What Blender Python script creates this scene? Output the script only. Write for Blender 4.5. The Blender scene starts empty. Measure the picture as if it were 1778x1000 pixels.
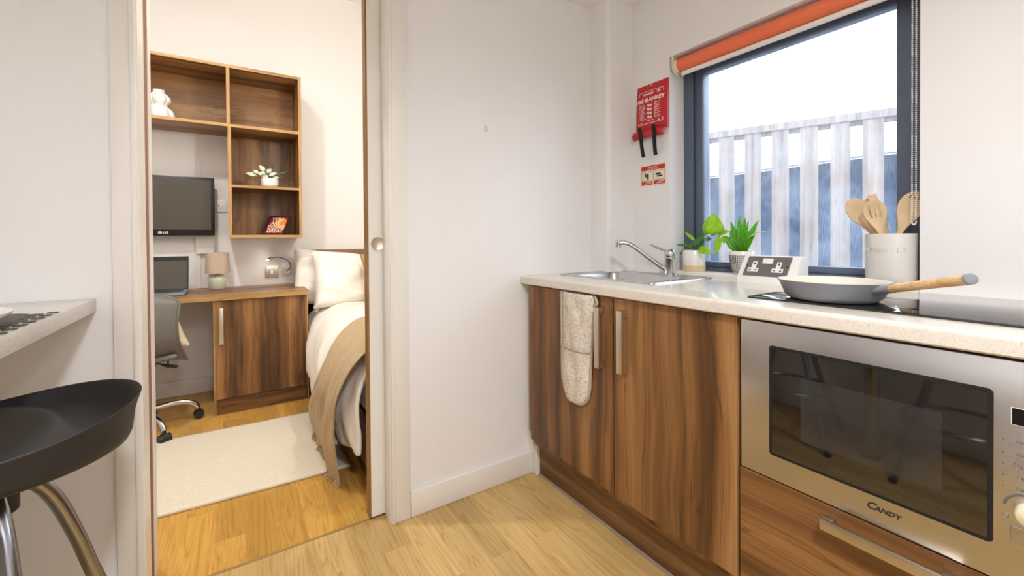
import bpy, bmesh, math, random
from mathutils import Vector, Matrix, noise
random.seed(7)
PI = math.pi
C = bpy.context.scene.collection
scene = bpy.context.scene

# ------------------------------------------------------------------ materials
def lin(h):
    h = h.lstrip('#'); v = [int(h[i:i+2], 16)/255 for i in (0, 2, 4)]
    return tuple((c/12.92 if c <= .04045 else ((c+.055)/1.055)**2.4) for c in v) + (1,)
def newmat(name):
    m = bpy.data.materials.new(name); m.use_nodes = True
    nt = m.node_tree; b = nt.nodes['Principled BSDF']
    return m, nt, b
def N(nt, t, **kw):
    n = nt.nodes.new(t)
    for k, v in kw.items(): setattr(n, k, v)
    return n
def L(nt, a, b): nt.links.new(a, b)
def plain(name, col, rough=.5, metal=0, spec=.5, bump=0, bscale=200, var=0, vscale=8, coat=0, sheen=0):
    m, nt, b = newmat(name)
    c = lin(col) if isinstance(col, str) else col
    b.inputs['Base Color'].default_value = c
    b.inputs['Roughness'].default_value = rough; b.inputs['Metallic'].default_value = metal
    b.inputs['Specular IOR Level'].default_value = spec
    b.inputs['Coat Weight'].default_value = coat
    b.inputs['Sheen Weight'].default_value = sheen
    tc = N(nt, 'ShaderNodeTexCoord')
    if var:
        n = N(nt, 'ShaderNodeTexNoise'); n.inputs['Scale'].default_value = vscale; n.inputs['Detail'].default_value = 4
        L(nt, tc.outputs['Object'], n.inputs['Vector'])
        r = N(nt, 'ShaderNodeMapRange'); r.inputs['From Min'].default_value = .3; r.inputs['From Max'].default_value = .7
        r.inputs['To Min'].default_value = 1-var; r.inputs['To Max'].default_value = 1+var
        L(nt, n.outputs['Fac'], r.inputs['Value'])
        v = N(nt, 'ShaderNodeVectorMath', operation='SCALE'); v.inputs[0].default_value = c[:3]
        L(nt, r.outputs[0], v.inputs['Scale']); L(nt, v.outputs[0], b.inputs['Base Color'])
    if bump:
        n2 = N(nt, 'ShaderNodeTexNoise'); n2.inputs['Scale'].default_value = bscale; n2.inputs['Detail'].default_value = 3
        L(nt, tc.outputs['Object'], n2.inputs['Vector'])
        bp = N(nt, 'ShaderNodeBump'); bp.inputs['Strength'].default_value = bump; bp.inputs['Distance'].default_value = .002
        L(nt, n2.outputs['Fac'], bp.inputs['Height']); L(nt, bp.outputs[0], b.inputs['Normal'])
    return m
def ramp(nt, stops, interp='LINEAR'):
    r = N(nt, 'ShaderNodeValToRGB'); r.color_ramp.interpolation = interp
    e = r.color_ramp.elements
    while len(e) < len(stops): e.new(.5)
    for i, (p, c) in enumerate(stops):
        e[i].position = p; e[i].color = lin(c) if isinstance(c, str) else c
    return r
def wood(name, axis='Z', cols=('#4f351f', '#7a5430', '#966b3f', '#ad8252'), bands=8, rough=.38, seed=0, knots=True, across=None):
    """walnut laminate: wavy long bands along `axis`"""
    m, nt, b = newmat(name)
    tc = N(nt, 'ShaderNodeTexCoord'); oi = N(nt, 'ShaderNodeObjectInfo')
    off = N(nt, 'ShaderNodeVectorMath', operation='SCALE'); off.inputs[0].default_value = (13.1, 7.7, 9.3)
    L(nt, oi.outputs['Random'], off.inputs['Scale'])
    ad = N(nt, 'ShaderNodeVectorMath', operation='ADD'); L(nt, tc.outputs['Object'], ad.inputs[0]); L(nt, off.outputs[0], ad.inputs[1])
    ad2 = N(nt, 'ShaderNodeVectorMath', operation='ADD'); L(nt, ad.outputs[0], ad2.inputs[0]); ad2.inputs[1].default_value = (seed*1.7, seed*2.3, seed*.9)
    def stretched(long, cross):
        mp = N(nt, 'ShaderNodeMapping')
        s = [cross]*3; s['XYZ'.index(axis)] = long
        mp.inputs['Scale'].default_value = s; return mp
    # slow wander of the bands
    w = stretched(1.6, 2.0); L(nt, ad2.outputs[0], w.inputs['Vector'])
    wn = N(nt, 'ShaderNodeTexNoise'); wn.inputs['Scale'].default_value = 1.5; wn.inputs['Detail'].default_value = 1.5; L(nt, w.outputs[0], wn.inputs['Vector'])
    ws = N(nt, 'ShaderNodeVectorMath', operation='SCALE'); ws.inputs['Scale'].default_value = .06
    sub = N(nt, 'ShaderNodeVectorMath', operation='SUBTRACT'); L(nt, wn.outputs['Color'], sub.inputs[0]); sub.inputs[1].default_value = (.5, .5, .5)
    L(nt, sub.outputs[0], ws.inputs[0])
    ad3 = N(nt, 'ShaderNodeVectorMath', operation='ADD'); L(nt, ad2.outputs[0], ad3.inputs[0]); L(nt, ws.outputs[0], ad3.inputs[1])
    a = stretched(.22, bands); L(nt, ad3.outputs[0], a.inputs['Vector'])
    an = N(nt, 'ShaderNodeTexNoise'); an.inputs['Scale'].default_value = 1; an.inputs['Detail'].default_value = 3.5; an.inputs['Roughness'].default_value = .62; L(nt, a.outputs[0], an.inputs['Vector'])
    r = ramp(nt, [(.35, cols[0]), (.45, cols[1]), (.53, cols[2]), (.64, cols[3])]); L(nt, an.outputs['Fac'], r.inputs['Fac'])
    # thin dark veins
    v = stretched(.35, bands*1.7); L(nt, ad3.outputs[0], v.inputs['Vector'])
    vn = N(nt, 'ShaderNodeTexNoise'); vn.inputs['Scale'].default_value = 1.0; vn.inputs['Detail'].default_value = 2; L(nt, v.outputs[0], vn.inputs['Vector'])
    m1 = N(nt, 'ShaderNodeMath', operation='SUBTRACT'); L(nt, vn.outputs['Fac'], m1.inputs[0]); m1.inputs[1].default_value = .5
    m2 = N(nt, 'ShaderNodeMath', operation='ABSOLUTE'); L(nt, m1.outputs[0], m2.inputs[0])
    vr = ramp(nt, [(0, (.50, .46, .44, 1)), (.010, (1, 1, 1, 1))]); L(nt, m2.outputs[0], vr.inputs['Fac'])
    mx = N(nt, 'ShaderNodeMix', data_type='RGBA', blend_type='MULTIPLY'); mx.inputs['Factor'].default_value = .8
    L(nt, r.outputs[0], mx.inputs['A']); L(nt, vr.outputs[0], mx.inputs['B'])
    # fine fibres
    f = stretched(6, 420); L(nt, ad2.outputs[0], f.inputs['Vector'])
    fn = N(nt, 'ShaderNodeTexNoise'); fn.inputs['Scale'].default_value = 1; fn.inputs['Detail'].default_value = 2; L(nt, f.outputs[0], fn.inputs['Vector'])
    fr = ramp(nt, [(.3, (.66, .65, .64, 1)), (.62, (1.08, 1.08, 1.08, 1))]); L(nt, fn.outputs['Fac'], fr.inputs['Fac'])
    mx2 = N(nt, 'ShaderNodeMix', data_type='RGBA', blend_type='MULTIPLY'); mx2.inputs['Factor'].default_value = .8
    L(nt, mx.outputs['Result'], mx2.inputs['A']); L(nt, fr.outputs[0], mx2.inputs['B'])
    L(nt, mx2.outputs['Result'], b.inputs['Base Color'])
    b.inputs['Roughness'].default_value = rough; b.inputs['Specular IOR Level'].default_value = .4
    return m
def floor_mat(name, c1, c2, c3, rough=.32):
    m, nt, b = newmat(name)
    tc = N(nt, 'ShaderNodeTexCoord')
    mp = N(nt, 'ShaderNodeMapping'); mp.inputs['Rotation'].default_value = (0, 0, PI/2); mp.inputs['Location'].default_value = (.31, .04, 0)
    L(nt, tc.outputs['Object'], mp.inputs['Vector'])
    br = N(nt, 'ShaderNodeTexBrick'); br.offset = .37; br.offset_frequency = 2
    br.inputs['Scale'].default_value = 1; br.inputs['Brick Width'].default_value = .62; br.inputs['Row Height'].default_value = .098
    br.inputs['Mortar Size'].default_value = .0; br.inputs['Color1'].default_value = (0, 0, 0, 1); br.inputs['Color2'].default_value = (1, 1, 1, 1)
    br.inputs['Bias'].default_value = 0
    L(nt, mp.outputs[0], br.inputs['Vector'])
    # grain: per-plank offset
    sc = N(nt, 'ShaderNodeVectorMath', operation='SCALE'); L(nt, br.outputs['Color'], sc.inputs[0]); sc.inputs['Scale'].default_value = 9
    ad = N(nt, 'ShaderNodeVectorMath', operation='ADD'); L(nt, tc.outputs['Object'], ad.inputs[0]); L(nt, sc.outputs[0], ad.inputs[1])
    g = N(nt, 'ShaderNodeMapping'); g.inputs['Scale'].default_value = (16, 1.1, 1); L(nt, ad.outputs[0], g.inputs['Vector'])
    gn = N(nt, 'ShaderNodeTexNoise'); gn.inputs['Scale'].default_value = 1; gn.inputs['Detail'].default_value = 2; gn.inputs['Distortion'].default_value = .6
    L(nt, g.outputs[0], gn.inputs['Vector'])
    mu = N(nt, 'ShaderNodeMath', operation='MULTIPLY'); L(nt, gn.outputs['Fac'], mu.inputs[0]); mu.inputs[1].default_value = 9
    fr = N(nt, 'ShaderNodeMath', operation='PINGPONG'); L(nt, mu.outputs[0], fr.inputs[0]); fr.inputs[1].default_value = .5
    rr = ramp(nt, [(0, c2), (.28, c1), (.6, c1), (1, c3)])
    m2 = N(nt, 'ShaderNodeMath', operation='MULTIPLY'); L(nt, fr.outputs[0], m2.inputs[0]); m2.inputs[1].default_value = 2
    L(nt, m2.outputs[0], rr.inputs['Fac'])
    # plank tone
    tr = ramp(nt, [(0, (.80, .78, .74, 1)), (1, (1.08, 1.08, 1.08, 1))]); L(nt, br.outputs['Color'], tr.inputs['Fac'])
    mx = N(nt, 'ShaderNodeMix', data_type='RGBA', blend_type='MULTIPLY'); mx.inputs['Factor'].default_value = 1
    L(nt, rr.outputs[0], mx.inputs['A']); L(nt, tr.outputs[0], mx.inputs['B'])
    f = N(nt, 'ShaderNodeMapping'); f.inputs['Scale'].default_value = (260, 7, 1); L(nt, tc.outputs['Object'], f.inputs['Vector'])
    fn = N(nt, 'ShaderNodeTexNoise'); fn.inputs['Scale'].default_value = 1; L(nt, f.outputs[0], fn.inputs['Vector'])
    f2 = ramp(nt, [(.32, (.90, .88, .85, 1)), (.6, (1, 1, 1, 1))]); L(nt, fn.outputs['Fac'], f2.inputs['Fac'])
    mx2 = N(nt, 'ShaderNodeMix', data_type='RGBA', blend_type='MULTIPLY'); mx2.inputs['Factor'].default_value = .8
    L(nt, mx.outputs['Result'], mx2.inputs['A']); L(nt, f2.outputs[0], mx2.inputs['B'])
    L(nt, mx2.outputs['Result'], b.inputs['Base Color'])
    b.inputs['Roughness'].default_value = rough; b.inputs['Specular IOR Level'].default_value = .4
    return m
def speckle(name, base, dark, light, rough=.25, scale=260):
    m, nt, b = newmat(name)
    tc = N(nt, 'ShaderNodeTexCoord')
    n = N(nt, 'ShaderNodeTexNoise'); n.inputs['Scale'].default_value = scale; n.inputs['Detail'].default_value = 2; L(nt, tc.outputs['Object'], n.inputs['Vector'])
    r = ramp(nt, [(.30, dark), (.42, base), (.60, base), (.72, light)]); L(nt, n.outputs['Fac'], r.inputs['Fac'])
    L(nt, r.outputs[0], b.inputs['Base Color']); b.inputs['Roughness'].default_value = rough; b.inputs['Coat Weight'].default_value = .3; b.inputs['Coat Roughness'].default_value = .08
    return m

M = {}
M['wall'] = plain('wall_paint', '#ebe9e7', .62, spec=.25, bump=.08, bscale=60, var=.012, vscale=3)
M['wallbed'] = plain('bedroom_wall_paint', '#e9e6e3', .62, spec=.25, bump=.06, bscale=60)
M['ceil'] = plain('ceiling_paint', '#f0ede8', .8, spec=.2)
M['gloss'] = plain('gloss_white_woodwork', '#e8e4dc', .34)
M['walnut'] = wood('walnut_vertical', 'Z')
M['walnut_x'] = wood('walnut_lengthwise_x', 'X')
M['walnut_y'] = wood('walnut_lengthwise_y', 'Y')
M['edge'] = wood('walnut_edging_x', 'X', ('#94703f', '#a67f4b', '#b18954', '#bb9460'), bands=30, rough=.45)
M['edge_z'] = wood('walnut_edging_z', 'Z', ('#94703f', '#a67f4b', '#b18954', '#bb9460'), bands=30, rough=.45)
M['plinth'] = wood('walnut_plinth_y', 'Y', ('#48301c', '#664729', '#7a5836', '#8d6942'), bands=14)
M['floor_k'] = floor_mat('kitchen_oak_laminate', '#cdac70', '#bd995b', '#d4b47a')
M['floor_b'] = floor_mat('oak_laminate_warm_lit', '#cb9c4c', '#bb8a3c', '#d2a455')  # same laminate as the kitchen; the bedroom's warmer light is painted into its colour
M['worktop'] = speckle('speckled_cream_worktop', '#dcd4c8', '#cabfae', '#e4ddd2', .2)
M['bar'] = speckle('speckled_bar_top', '#d8d2c8', '#b9b1a4', '#ebe7e0', .3)
M['steel'] = plain('brushed_steel', '#c4c3c4', .27, metal=1, var=.03, vscale=5)
M['sink'] = plain('sink_steel', '#c9c9c9', .24, metal=1, bump=.05, bscale=300)
M['chrome'] = plain('chrome', '#cfd0d2', .09, metal=1)
M['satin'] = plain('satin_nickel', '#cfc6b6', .34, metal=1)
M['tube'] = plain('stool_tube_steel', '#a9abb0', .22, metal=1)
M['black'] = plain('matt_black', '#101010', .6)
M['blackgloss'] = plain('gloss_black', '#08080a', .08, spec=.6)
M['hob'] = plain('black_hob_glass', '#0b0b0d', .05, spec=.7, coat=.3)
M['seat'] = plain('black_moulded_seat', '#262627', .42, bump=.25, bscale=900)
M['ovenglass'] = plain('dark_oven_glass', '#0a0b0e', .03, spec=1.0, coat=1)
M['ovenmesh'] = plain('oven_mesh_screen', '#2b2a2a', .12, spec=.8, coat=1)
M['ivory'] = plain('ivory_plastic', '#e9dfc0', .35)
M['whitepl'] = plain('white_plastic', '#eeebe6', .35)
M['ceramic'] = plain('white_ceramic', '#e9e6e0', .22, coat=.4)
M['potglaze'] = plain('pale_grey_glaze', '#dcd8d0', .2, coat=.5)
M['orange'] = plain('orange_blind_fabric', '#ee7850', .75, bump=.1, bscale=700)
M['frame'] = plain('slate_grey_window_frame', '#566173', .4, bump=.05, bscale=90, var=.06, vscale=20)
M['frame_d'] = plain('window_gasket', '#20252c', .5)
M['red'] = plain('red_vinyl', '#c11e28', .32, bump=.12, bscale=40)
M['redink'] = plain('red_ink', '#c4232a', .5)
M['whiteink'] = plain('white_ink', '#f1e6e4', .6)
M['darkink'] = plain('dark_ink', '#2b2524', .6)
M['tape'] = plain('black_webbing', '#1b1b1c', .85, bump=.3, bscale=500)
M['greyplate'] = plain('grey_metal_socket_plate', '#7e7e80', .38, metal=.6)
M['pan_out'] = plain('grey_pan_enamel', '#83858b', .36)
M['pan_in'] = plain('cream_pan_coating', '#dcd5c6', .42)
M['woodlight'] = wood('beech_handle', 'Y', ('#c39a68', '#d0a874', '#d8b280', '#e0bf92'), bands=60, rough=.5)
M['bamboo'] = wood('bamboo_utensil', 'Z', ('#d6b68a', '#deC196', '#e3c9a2', '#ead3b0'), bands=70, rough=.55)
M['leaf1'] = plain('bright_leaf', '#8fc62a', .45, var=.18, vscale=60)
M['leaf2'] = plain('dark_leaf', '#3e7a3a', .45, var=.2, vscale=60)
M['leaf3'] = plain('fresh_green_leaf', '#62ab1c', .42, var=.2, vscale=60)
M['leaf4'] = plain('pale_sage_leaf', '#b9c4a6', .5, var=.15, vscale=60)
M['leaf5'] = plain('deep_green_leaf', '#2e4a33', .5)
def leafmat(name, col, trans, var=.15):
    m = plain(name, col, .42, var=var, vscale=60); nt = m.node_tree; b = nt.nodes['Principled BSDF']; out = nt.nodes['Material Output']
    tl = N(nt, 'ShaderNodeBsdfTranslucent'); tl.inputs[0].default_value = lin(trans); mx = N(nt, 'ShaderNodeMixShader'); mx.inputs[0].default_value = .38
    L(nt, b.outputs[0], mx.inputs[1]); L(nt, tl.outputs[0], mx.inputs[2]); L(nt, mx.outputs[0], out.inputs['Surface']); return m
M['leaf1'] = leafmat('bright_leaf_glow', '#9fcf3c', '#d8f04a', .25); M['leaf3'] = leafmat('fresh_leaf_glow', '#5fae20', '#9be030', .2)
M['leaf4'] = plain('pale_sage_leaf_light', '#cdd3bd', .5, var=.15, vscale=60)
M['stem'] = plain('green_stem', '#6f9a38', .5)
M['soil'] = plain('potting_soil', '#3a2c20', .95, bump=.8, bscale=150)
M['fabgrey'] = plain('grey_chair_shell', '#6c6862', .42, bump=.15, bscale=400)
M['casterp'] = plain('caster_plastic', '#232221', .45)
M['linen'] = plain('white_cotton', '#efe9de', .85, bump=.15, bscale=500, sheen=.2)
M['pillow'] = plain('pillow_cotton', '#f1ebe0', .85, bump=.15, bscale=500, sheen=.2)
M['sheet'] = plain('white_satin_sheet', '#e8e6e8', .5, bump=.1, bscale=300)
M['throw'] = plain('beige_woven_throw', '#b79a6c', .95, bump=1.0, bscale=420, var=.16, vscale=160, sheen=.3)
M['ochre'] = plain('ochre_cushion', '#b98d4b', .9, bump=.3, bscale=500)
M['creamcush'] = plain('cream_cushion', '#ddd0b2', .9, bump=.3, bscale=400)
M['rug'] = plain('cream_loop_rug', '#dfd5bf', .95, bump=1.0, bscale=170, var=.10, vscale=230)
M['shade'] = plain('taupe_lampshade', '#c2ae9a', .8, bump=.2, bscale=600)
M['sage'] = plain('sage_ceramic', '#c6c7ae', .3, coat=.3)
M['tvblack'] = plain('monitor_plastic', '#141313', .28)
M['tvscreen'] = plain('monitor_screen', '#4b443a', .5, spec=.5)
M['screen'] = plain('laptop_screen', '#4a443b', .35)
M['laptop'] = plain('laptop_grey', '#8d9098', .35, metal=.5)
M['maroon'] = plain('maroon_frame', '#4b1d2a', .35)
M['artred'] = plain('art_red', '#8c2a33', .6); M['artorange'] = plain('art_orange', '#d98a24', .6)
M['cream_ink'] = plain('cream_ink', '#f2d6b0', .6)
M['mat_dark'] = plain('charcoal_placemat', '#55524a', .8, bump=.3, bscale=500)
M['bamboo'] = plain('pale_bamboo', '#d9bd94', .55, var=.07, vscale=30, bump=.1, bscale=200)
M['mitt_bind'] = plain('taupe_binding', '#b9ab96', .85, bump=.3, bscale=500)
M['pattband'] = plain('wood_band', '#d9b98a', .6)
M['render'] = plain('slate_render', '#26364f', .9, var=.25, vscale=30)
M['gutter'] = plain('white_gutter', '#e6e8ea', .5)
M['flagstone'] = plain('outside_paving', '#8d8b86', .9)
M['dirt'] = plain('threshold_strip', '#9c7a46', .6)
M['silicone'] = plain('grey_sealant', '#a08f84', .5)
M['jambbrown'] = plain('brown_seal_strip', '#8a5f45', .7)
M['leafedge'] = wood('door_edge_lipping', 'Z', ('#8a6438', '#987042', '#a07848', '#a88150'), bands=40)

def fence_wood():
    m, nt, b = newmat('weathered_fence_wood')
    tc = N(nt, 'ShaderNodeTexCoord'); oi = N(nt, 'ShaderNodeObjectInfo')
    off = N(nt, 'ShaderNodeVectorMath', operation='SCALE'); off.inputs[0].default_value = (13.1, 7.7, 9.3); L(nt, oi.outputs['Random'], off.inputs['Scale'])
    ad = N(nt, 'ShaderNodeVectorMath', operation='ADD'); L(nt, tc.outputs['Object'], ad.inputs[0]); L(nt, off.outputs[0], ad.inputs[1])
    mp = N(nt, 'ShaderNodeMapping'); mp.inputs['Scale'].default_value = (26, 26, .9); L(nt, ad.outputs[0], mp.inputs['Vector'])
    n = N(nt, 'ShaderNodeTexNoise'); n.inputs['Scale'].default_value = 1; n.inputs['Detail'].default_value = 4; n.inputs['Distortion'].default_value = .25; L(nt, mp.outputs[0], n.inputs['Vector'])
    r = ramp(nt, [(.3, '#77665a'), (.45, '#978272'), (.6, '#a8917f'), (.75, '#b8a290')]); L(nt, n.outputs['Fac'], r.inputs['Fac'])
    L(nt, r.outputs[0], b.inputs['Base Color']); b.inputs['Roughness'].default_value = .8
    return m
M['fence'] = fence_wood()
def glass_mat():
    m, nt, b = newmat('dirty_window_glass'); nt.nodes.remove(b)
    out = nt.nodes['Material Output']
    tr = N(nt, 'ShaderNodeBsdfTransparent'); tr.inputs[0].default_value = (.93, .96, 1, 1)
    gl = N(nt, 'ShaderNodeBsdfGlossy'); gl.inputs['Roughness'].default_value = .02
    tl = N(nt, 'ShaderNodeBsdfTranslucent'); tl.inputs[0].default_value = (.82, .90, 1, 1)
    fr = N(nt, 'ShaderNodeFresnel'); fr.inputs['IOR'].default_value = 1.25
    tc = N(nt, 'ShaderNodeTexCoord')
    mp = N(nt, 'ShaderNodeMapping'); mp.inputs['Scale'].default_value = (1, 420, 30); L(nt, tc.outputs['Object'], mp.inputs['Vector'])
    n = N(nt, 'ShaderNodeTexNoise'); n.inputs['Scale'].default_value = 1; n.inputs['Detail'].default_value = 3; L(nt, mp.outputs[0], n.inputs['Vector'])
    n3 = N(nt, 'ShaderNodeTexNoise'); n3.inputs['Scale'].default_value = 7; L(nt, tc.outputs['Object'], n3.inputs['Vector'])
    mu = N(nt, 'ShaderNodeMath', operation='MULTIPLY'); L(nt, n.outputs['Fac'], mu.inputs[0]); L(nt, n3.outputs['Fac'], mu.inputs[1])
    r = N(nt, 'ShaderNodeMapRange'); r.inputs['From Min'].default_value = .12; r.inputs['From Max'].default_value = .4
    r.inputs['To Min'].default_value = .03; r.inputs['To Max'].default_value = .22; L(nt, mu.outputs[0], r.inputs['Value'])
    x1 = N(nt, 'ShaderNodeMixShader'); L(nt, r.outputs[0], x1.inputs[0]); L(nt, tr.outputs[0], x1.inputs[1]); L(nt, tl.outputs[0], x1.inputs[2])
    x2 = N(nt, 'ShaderNodeMixShader'); L(nt, fr.outputs[0], x2.inputs[0]); L(nt, x1.outputs[0], x2.inputs[1]); L(nt, gl.outputs[0], x2.inputs[2])
    L(nt, x2.outputs[0], out.inputs['Surface'])
    return m
M['glass'] = glass_mat()
def emis(name, col, s):
    m, nt, b = newmat(name)
    b.inputs['Base Color'].default_value = col; b.inputs['Emission Color'].default_value = col; b.inputs['Emission Strength'].default_value = s
    return m
M['led'] = emis('led_glow', (1, .95, .85, 1), 60)
M['lampglow'] = emis('ceiling_lamp_glow', (1, .88, .70, 1), 6)
def mitt_mat():
    m, nt, b = newmat('leaf_pattern_cotton')
    tc = N(nt, 'ShaderNodeTexCoord')
    n = N(nt, 'ShaderNodeTexNoise'); n.inputs['Scale'].default_value = 70; n.inputs['Detail'].default_value = 1; n.inputs['Distortion'].default_value = 2.2
    L(nt, tc.outputs['Object'], n.inputs['Vector'])
    m1 = N(nt, 'ShaderNodeMath', operation='SUBTRACT'); L(nt, n.outputs['Fac'], m1.inputs[0]); m1.inputs[1].default_value = .5
    m2 = N(nt, 'ShaderNodeMath', operation='ABSOLUTE'); L(nt, m1.outputs[0], m2.inputs[0])
    r = ramp(nt, [(0, '#b3a694'), (.03, '#b9ad9d'), (.055, '#e3dbcf')]); L(nt, m2.outputs[0], r.inputs['Fac'])
    L(nt, r.outputs[0], b.inputs['Base Color']); b.inputs['Roughness'].default_value = .9
    n2 = N(nt, 'ShaderNodeTexNoise'); n2.inputs['Scale'].default_value = 90; L(nt, tc.outputs['Object'], n2.inputs['Vector'])
    bp = N(nt, 'ShaderNodeBump'); bp.inputs['Strength'].default_value = .5; bp.inputs['Distance'].default_value = .004; L(nt, n2.outputs['Fac'], bp.inputs['Height']); L(nt, bp.outputs[0], b.inputs['Normal'])
    return m
M['mitt'] = mitt_mat()

# ------------------------------------------------------------------ mesh helpers (world coordinates)
def B(): return bmesh.new()
def box(bm, x0, x1, y0, y1, z0, z1, bev=0, seg=2):
    x0, x1 = sorted((x0, x1)); y0, y1 = sorted((y0, y1)); z0, z1 = sorted((z0, z1))
    v = [bm.verts.new(p) for p in [(x0,y0,z0),(x1,y0,z0),(x1,y1,z0),(x0,y1,z0),(x0,y0,z1),(x1,y0,z1),(x1,y1,z1),(x0,y1,z1)]]
    fs = [bm.faces.new([v[i] for i in f]) for f in [(0,3,2,1),(4,5,6,7),(0,1,5,4),(1,2,6,5),(2,3,7,6),(3,0,4,7)]]
    if bev:
        es = list({e for f in fs for e in f.edges})
        bmesh.ops.bevel(bm, geom=es, offset=bev, segments=seg, affect='EDGES', profile=.5)
    return bm
def prism(bm, pts, axis, a, b, bev=0):
    """extrude 2D polygon (in the other two axes, xyz order) from a to b along axis"""
    def P3(p, t):
        if axis == 'x': return (t, p[0], p[1])
        if axis == 'y': return (p[0], t, p[1])
        return (p[0], p[1], t)
    va = [bm.verts.new(P3(p, a)) for p in pts]; vb = [bm.verts.new(P3(p, b)) for p in pts]
    n = len(pts); fs = [bm.faces.new(va), bm.faces.new(vb[::-1])]
    for i in range(n): fs.append(bm.faces.new([va[i], vb[i], vb[(i+1) % n], va[(i+1) % n]]))
    bmesh.ops.recalc_face_normals(bm, faces=fs)
    if bev:
        es = list({e for f in fs[:2] for e in f.edges})
        bmesh.ops.bevel(bm, geom=es, offset=bev, segments=2, affect='EDGES', profile=.5)
    return bm
def frame_of(d):
    d = Vector(d).normalized(); up = Vector((0, 0, 1)) if abs(d.z) < .95 else Vector((1, 0, 0))
    a = d.cross(up).normalized(); return a, d.cross(a).normalized()
def tube(bm, pts, r, seg=12, cap=True, closed=False, ry=None):
    pts = [Vector(p) for p in pts]; n = len(pts)
    rs = r if isinstance(r, (list, tuple)) else [r]*n
    rings = []; a = None
    for i, p in enumerate(pts):
        if closed: d = pts[(i+1) % n]-pts[i-1]
        else: d = pts[min(i+1, n-1)]-pts[max(i-1, 0)]
        d.normalize()
        if a is None: a, b_ = frame_of(d)
        else:
            a = (a - d*a.dot(d)).normalized(); b_ = d.cross(a).normalized()
        k = ry if ry else 1
        rings.append([bm.verts.new(p + a*rs[i]*math.cos(2*PI*j/seg) + b_*rs[i]*k*math.sin(2*PI*j/seg)) for j in range(seg)])
    m = n if closed else n-1
    for i in range(m):
        A, Bq = rings[i], rings[(i+1) % n]
        for j in range(seg): bm.faces.new([A[j], A[(j+1) % seg], Bq[(j+1) % seg], Bq[j]])
    if cap and not closed:
        bm.faces.new(rings[0][::-1]); bm.faces.new(rings[-1])
    return bm
def smooth_path(pts, n=6):
    pts = [Vector(p) for p in pts]; out = []
    for i in range(len(pts)-1):
        p0 = pts[max(i-1, 0)]; p1 = pts[i]; p2 = pts[i+1]; p3 = pts[min(i+2, len(pts)-1)]
        for k in range(n):
            t = k/n
            out.append(.5*((2*p1)+(-p0+p2)*t+(2*p0-5*p1+4*p2-p3)*t*t+(-p0+3*p1-3*p2+p3)*t**3))
    out.append(pts[-1]); return out
def lathe(bm, prof, c=(0, 0, 0), seg=40, flute=None):
    """prof: list of (r, z)"""
    rings = []
    for r, z in prof:
        if r < 1e-6: rings.append([bm.verts.new((c[0], c[1], c[2]+z))]); continue
        ring = []
        for j in range(seg):
            t = 2*PI*j/seg; rr = r*(1 + (flute[1]*abs(math.sin(flute[0]*t/2)) - flute[1] if flute else 0))
            ring.append(bm.verts.new((c[0]+rr*math.cos(t), c[1]+rr*math.sin(t), c[2]+z)))
        rings.append(ring)
    for A, Bq in zip(rings, rings[1:]):
        if len(A) == 1 and len(Bq) == 1: continue
        for j in range(seg):
            k = (j+1) % seg
            if len(A) == 1: bm.faces.new([A[0], Bq[k], Bq[j]])
            elif len(Bq) == 1: bm.faces.new([A[j], A[k], Bq[0]])
            else: bm.faces.new([A[j], A[k], Bq[k], Bq[j]])
    bmesh.ops.recalc_face_normals(bm, faces=bm.faces)
    return bm
def grid(bm, nu, nv, f):
    vs = [[bm.verts.new(f(i/(nu-1), j/(nv-1))) for j in range(nv)] for i in range(nu)]
    for i in range(nu-1):
        for j in range(nv-1): bm.faces.new([vs[i][j], vs[i+1][j], vs[i+1][j+1], vs[i][j+1]])
    return bm
def rrect(w, h, r, n=5, cx=0, cy=0):
    out = []
    for sx, sy, a0 in ((1, 1, 0), (-1, 1, 90), (-1, -1, 180), (1, -1, 270)):
        for k in range(n+1):
            a = math.radians(a0+90*k/n); out.append((cx+sx*(w/2-r)+r*math.cos(a), cy+sy*(h/2-r)+r*math.sin(a)))
    return out

def tag(o, label=None, cat=None, group=None, kind=None):
    if label: o['label'] = label
    if cat: o['category'] = cat
    if group: o['group'] = group
    if kind: o['kind'] = kind
    return o
def obj(name, bm, mat, parent=None, smooth=None, sub=0, solid=0, label=None):
    """link a bmesh given in world coordinates (before the thing is turned) as one object"""
    org = Vector((0, 0, 0)); q = parent
    if parent is not None: org = Vector(parent['_org']) if '_org' in parent else Vector((0, 0, 0))
    else:
        vs = [v.co for v in bm.verts]
        if vs: org = Vector(((min(v.x for v in vs)+max(v.x for v in vs))/2, (min(v.y for v in vs)+max(v.y for v in vs))/2, min(v.z for v in vs)))
    me = bpy.data.meshes.new(name)
    for v in bm.verts: v.co -= org
    bm.normal_update()
    bm.to_mesh(me); bm.free()
    if smooth is not None:
        for p in me.polygons: p.use_smooth = True
        me.set_sharp_from_angle(angle=math.radians(smooth))
    me.materials.append(M[mat] if isinstance(mat, str) else mat)
    o = bpy.data.objects.new(name, me); C.objects.link(o)
    if parent is None: o.location = org
    else: o.parent = parent
    o['_org'] = tuple(org)
    if solid:
        s = o.modifiers.new('solid', 'SOLIDIFY'); s.thickness = solid; s.offset = 0
    if sub:
        s = o.modifiers.new('sub', 'SUBSURF'); s.levels = sub; s.render_levels = sub
    if label: o['label'] = label
    return o
def thing(name, loc, label, cat, group=None, rotz=0):
    o = bpy.data.objects.new(name, None); C.objects.link(o); o.empty_display_size = .05
    o.location = loc; o['_org'] = tuple(loc); o.rotation_euler = (0, 0, rotz)
    return tag(o, label, cat, group)
def struct(name, bm, mat, parent=None, smooth=None):
    o = obj(name, bm, mat, parent, smooth); o['kind'] = 'structure'; return o
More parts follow.
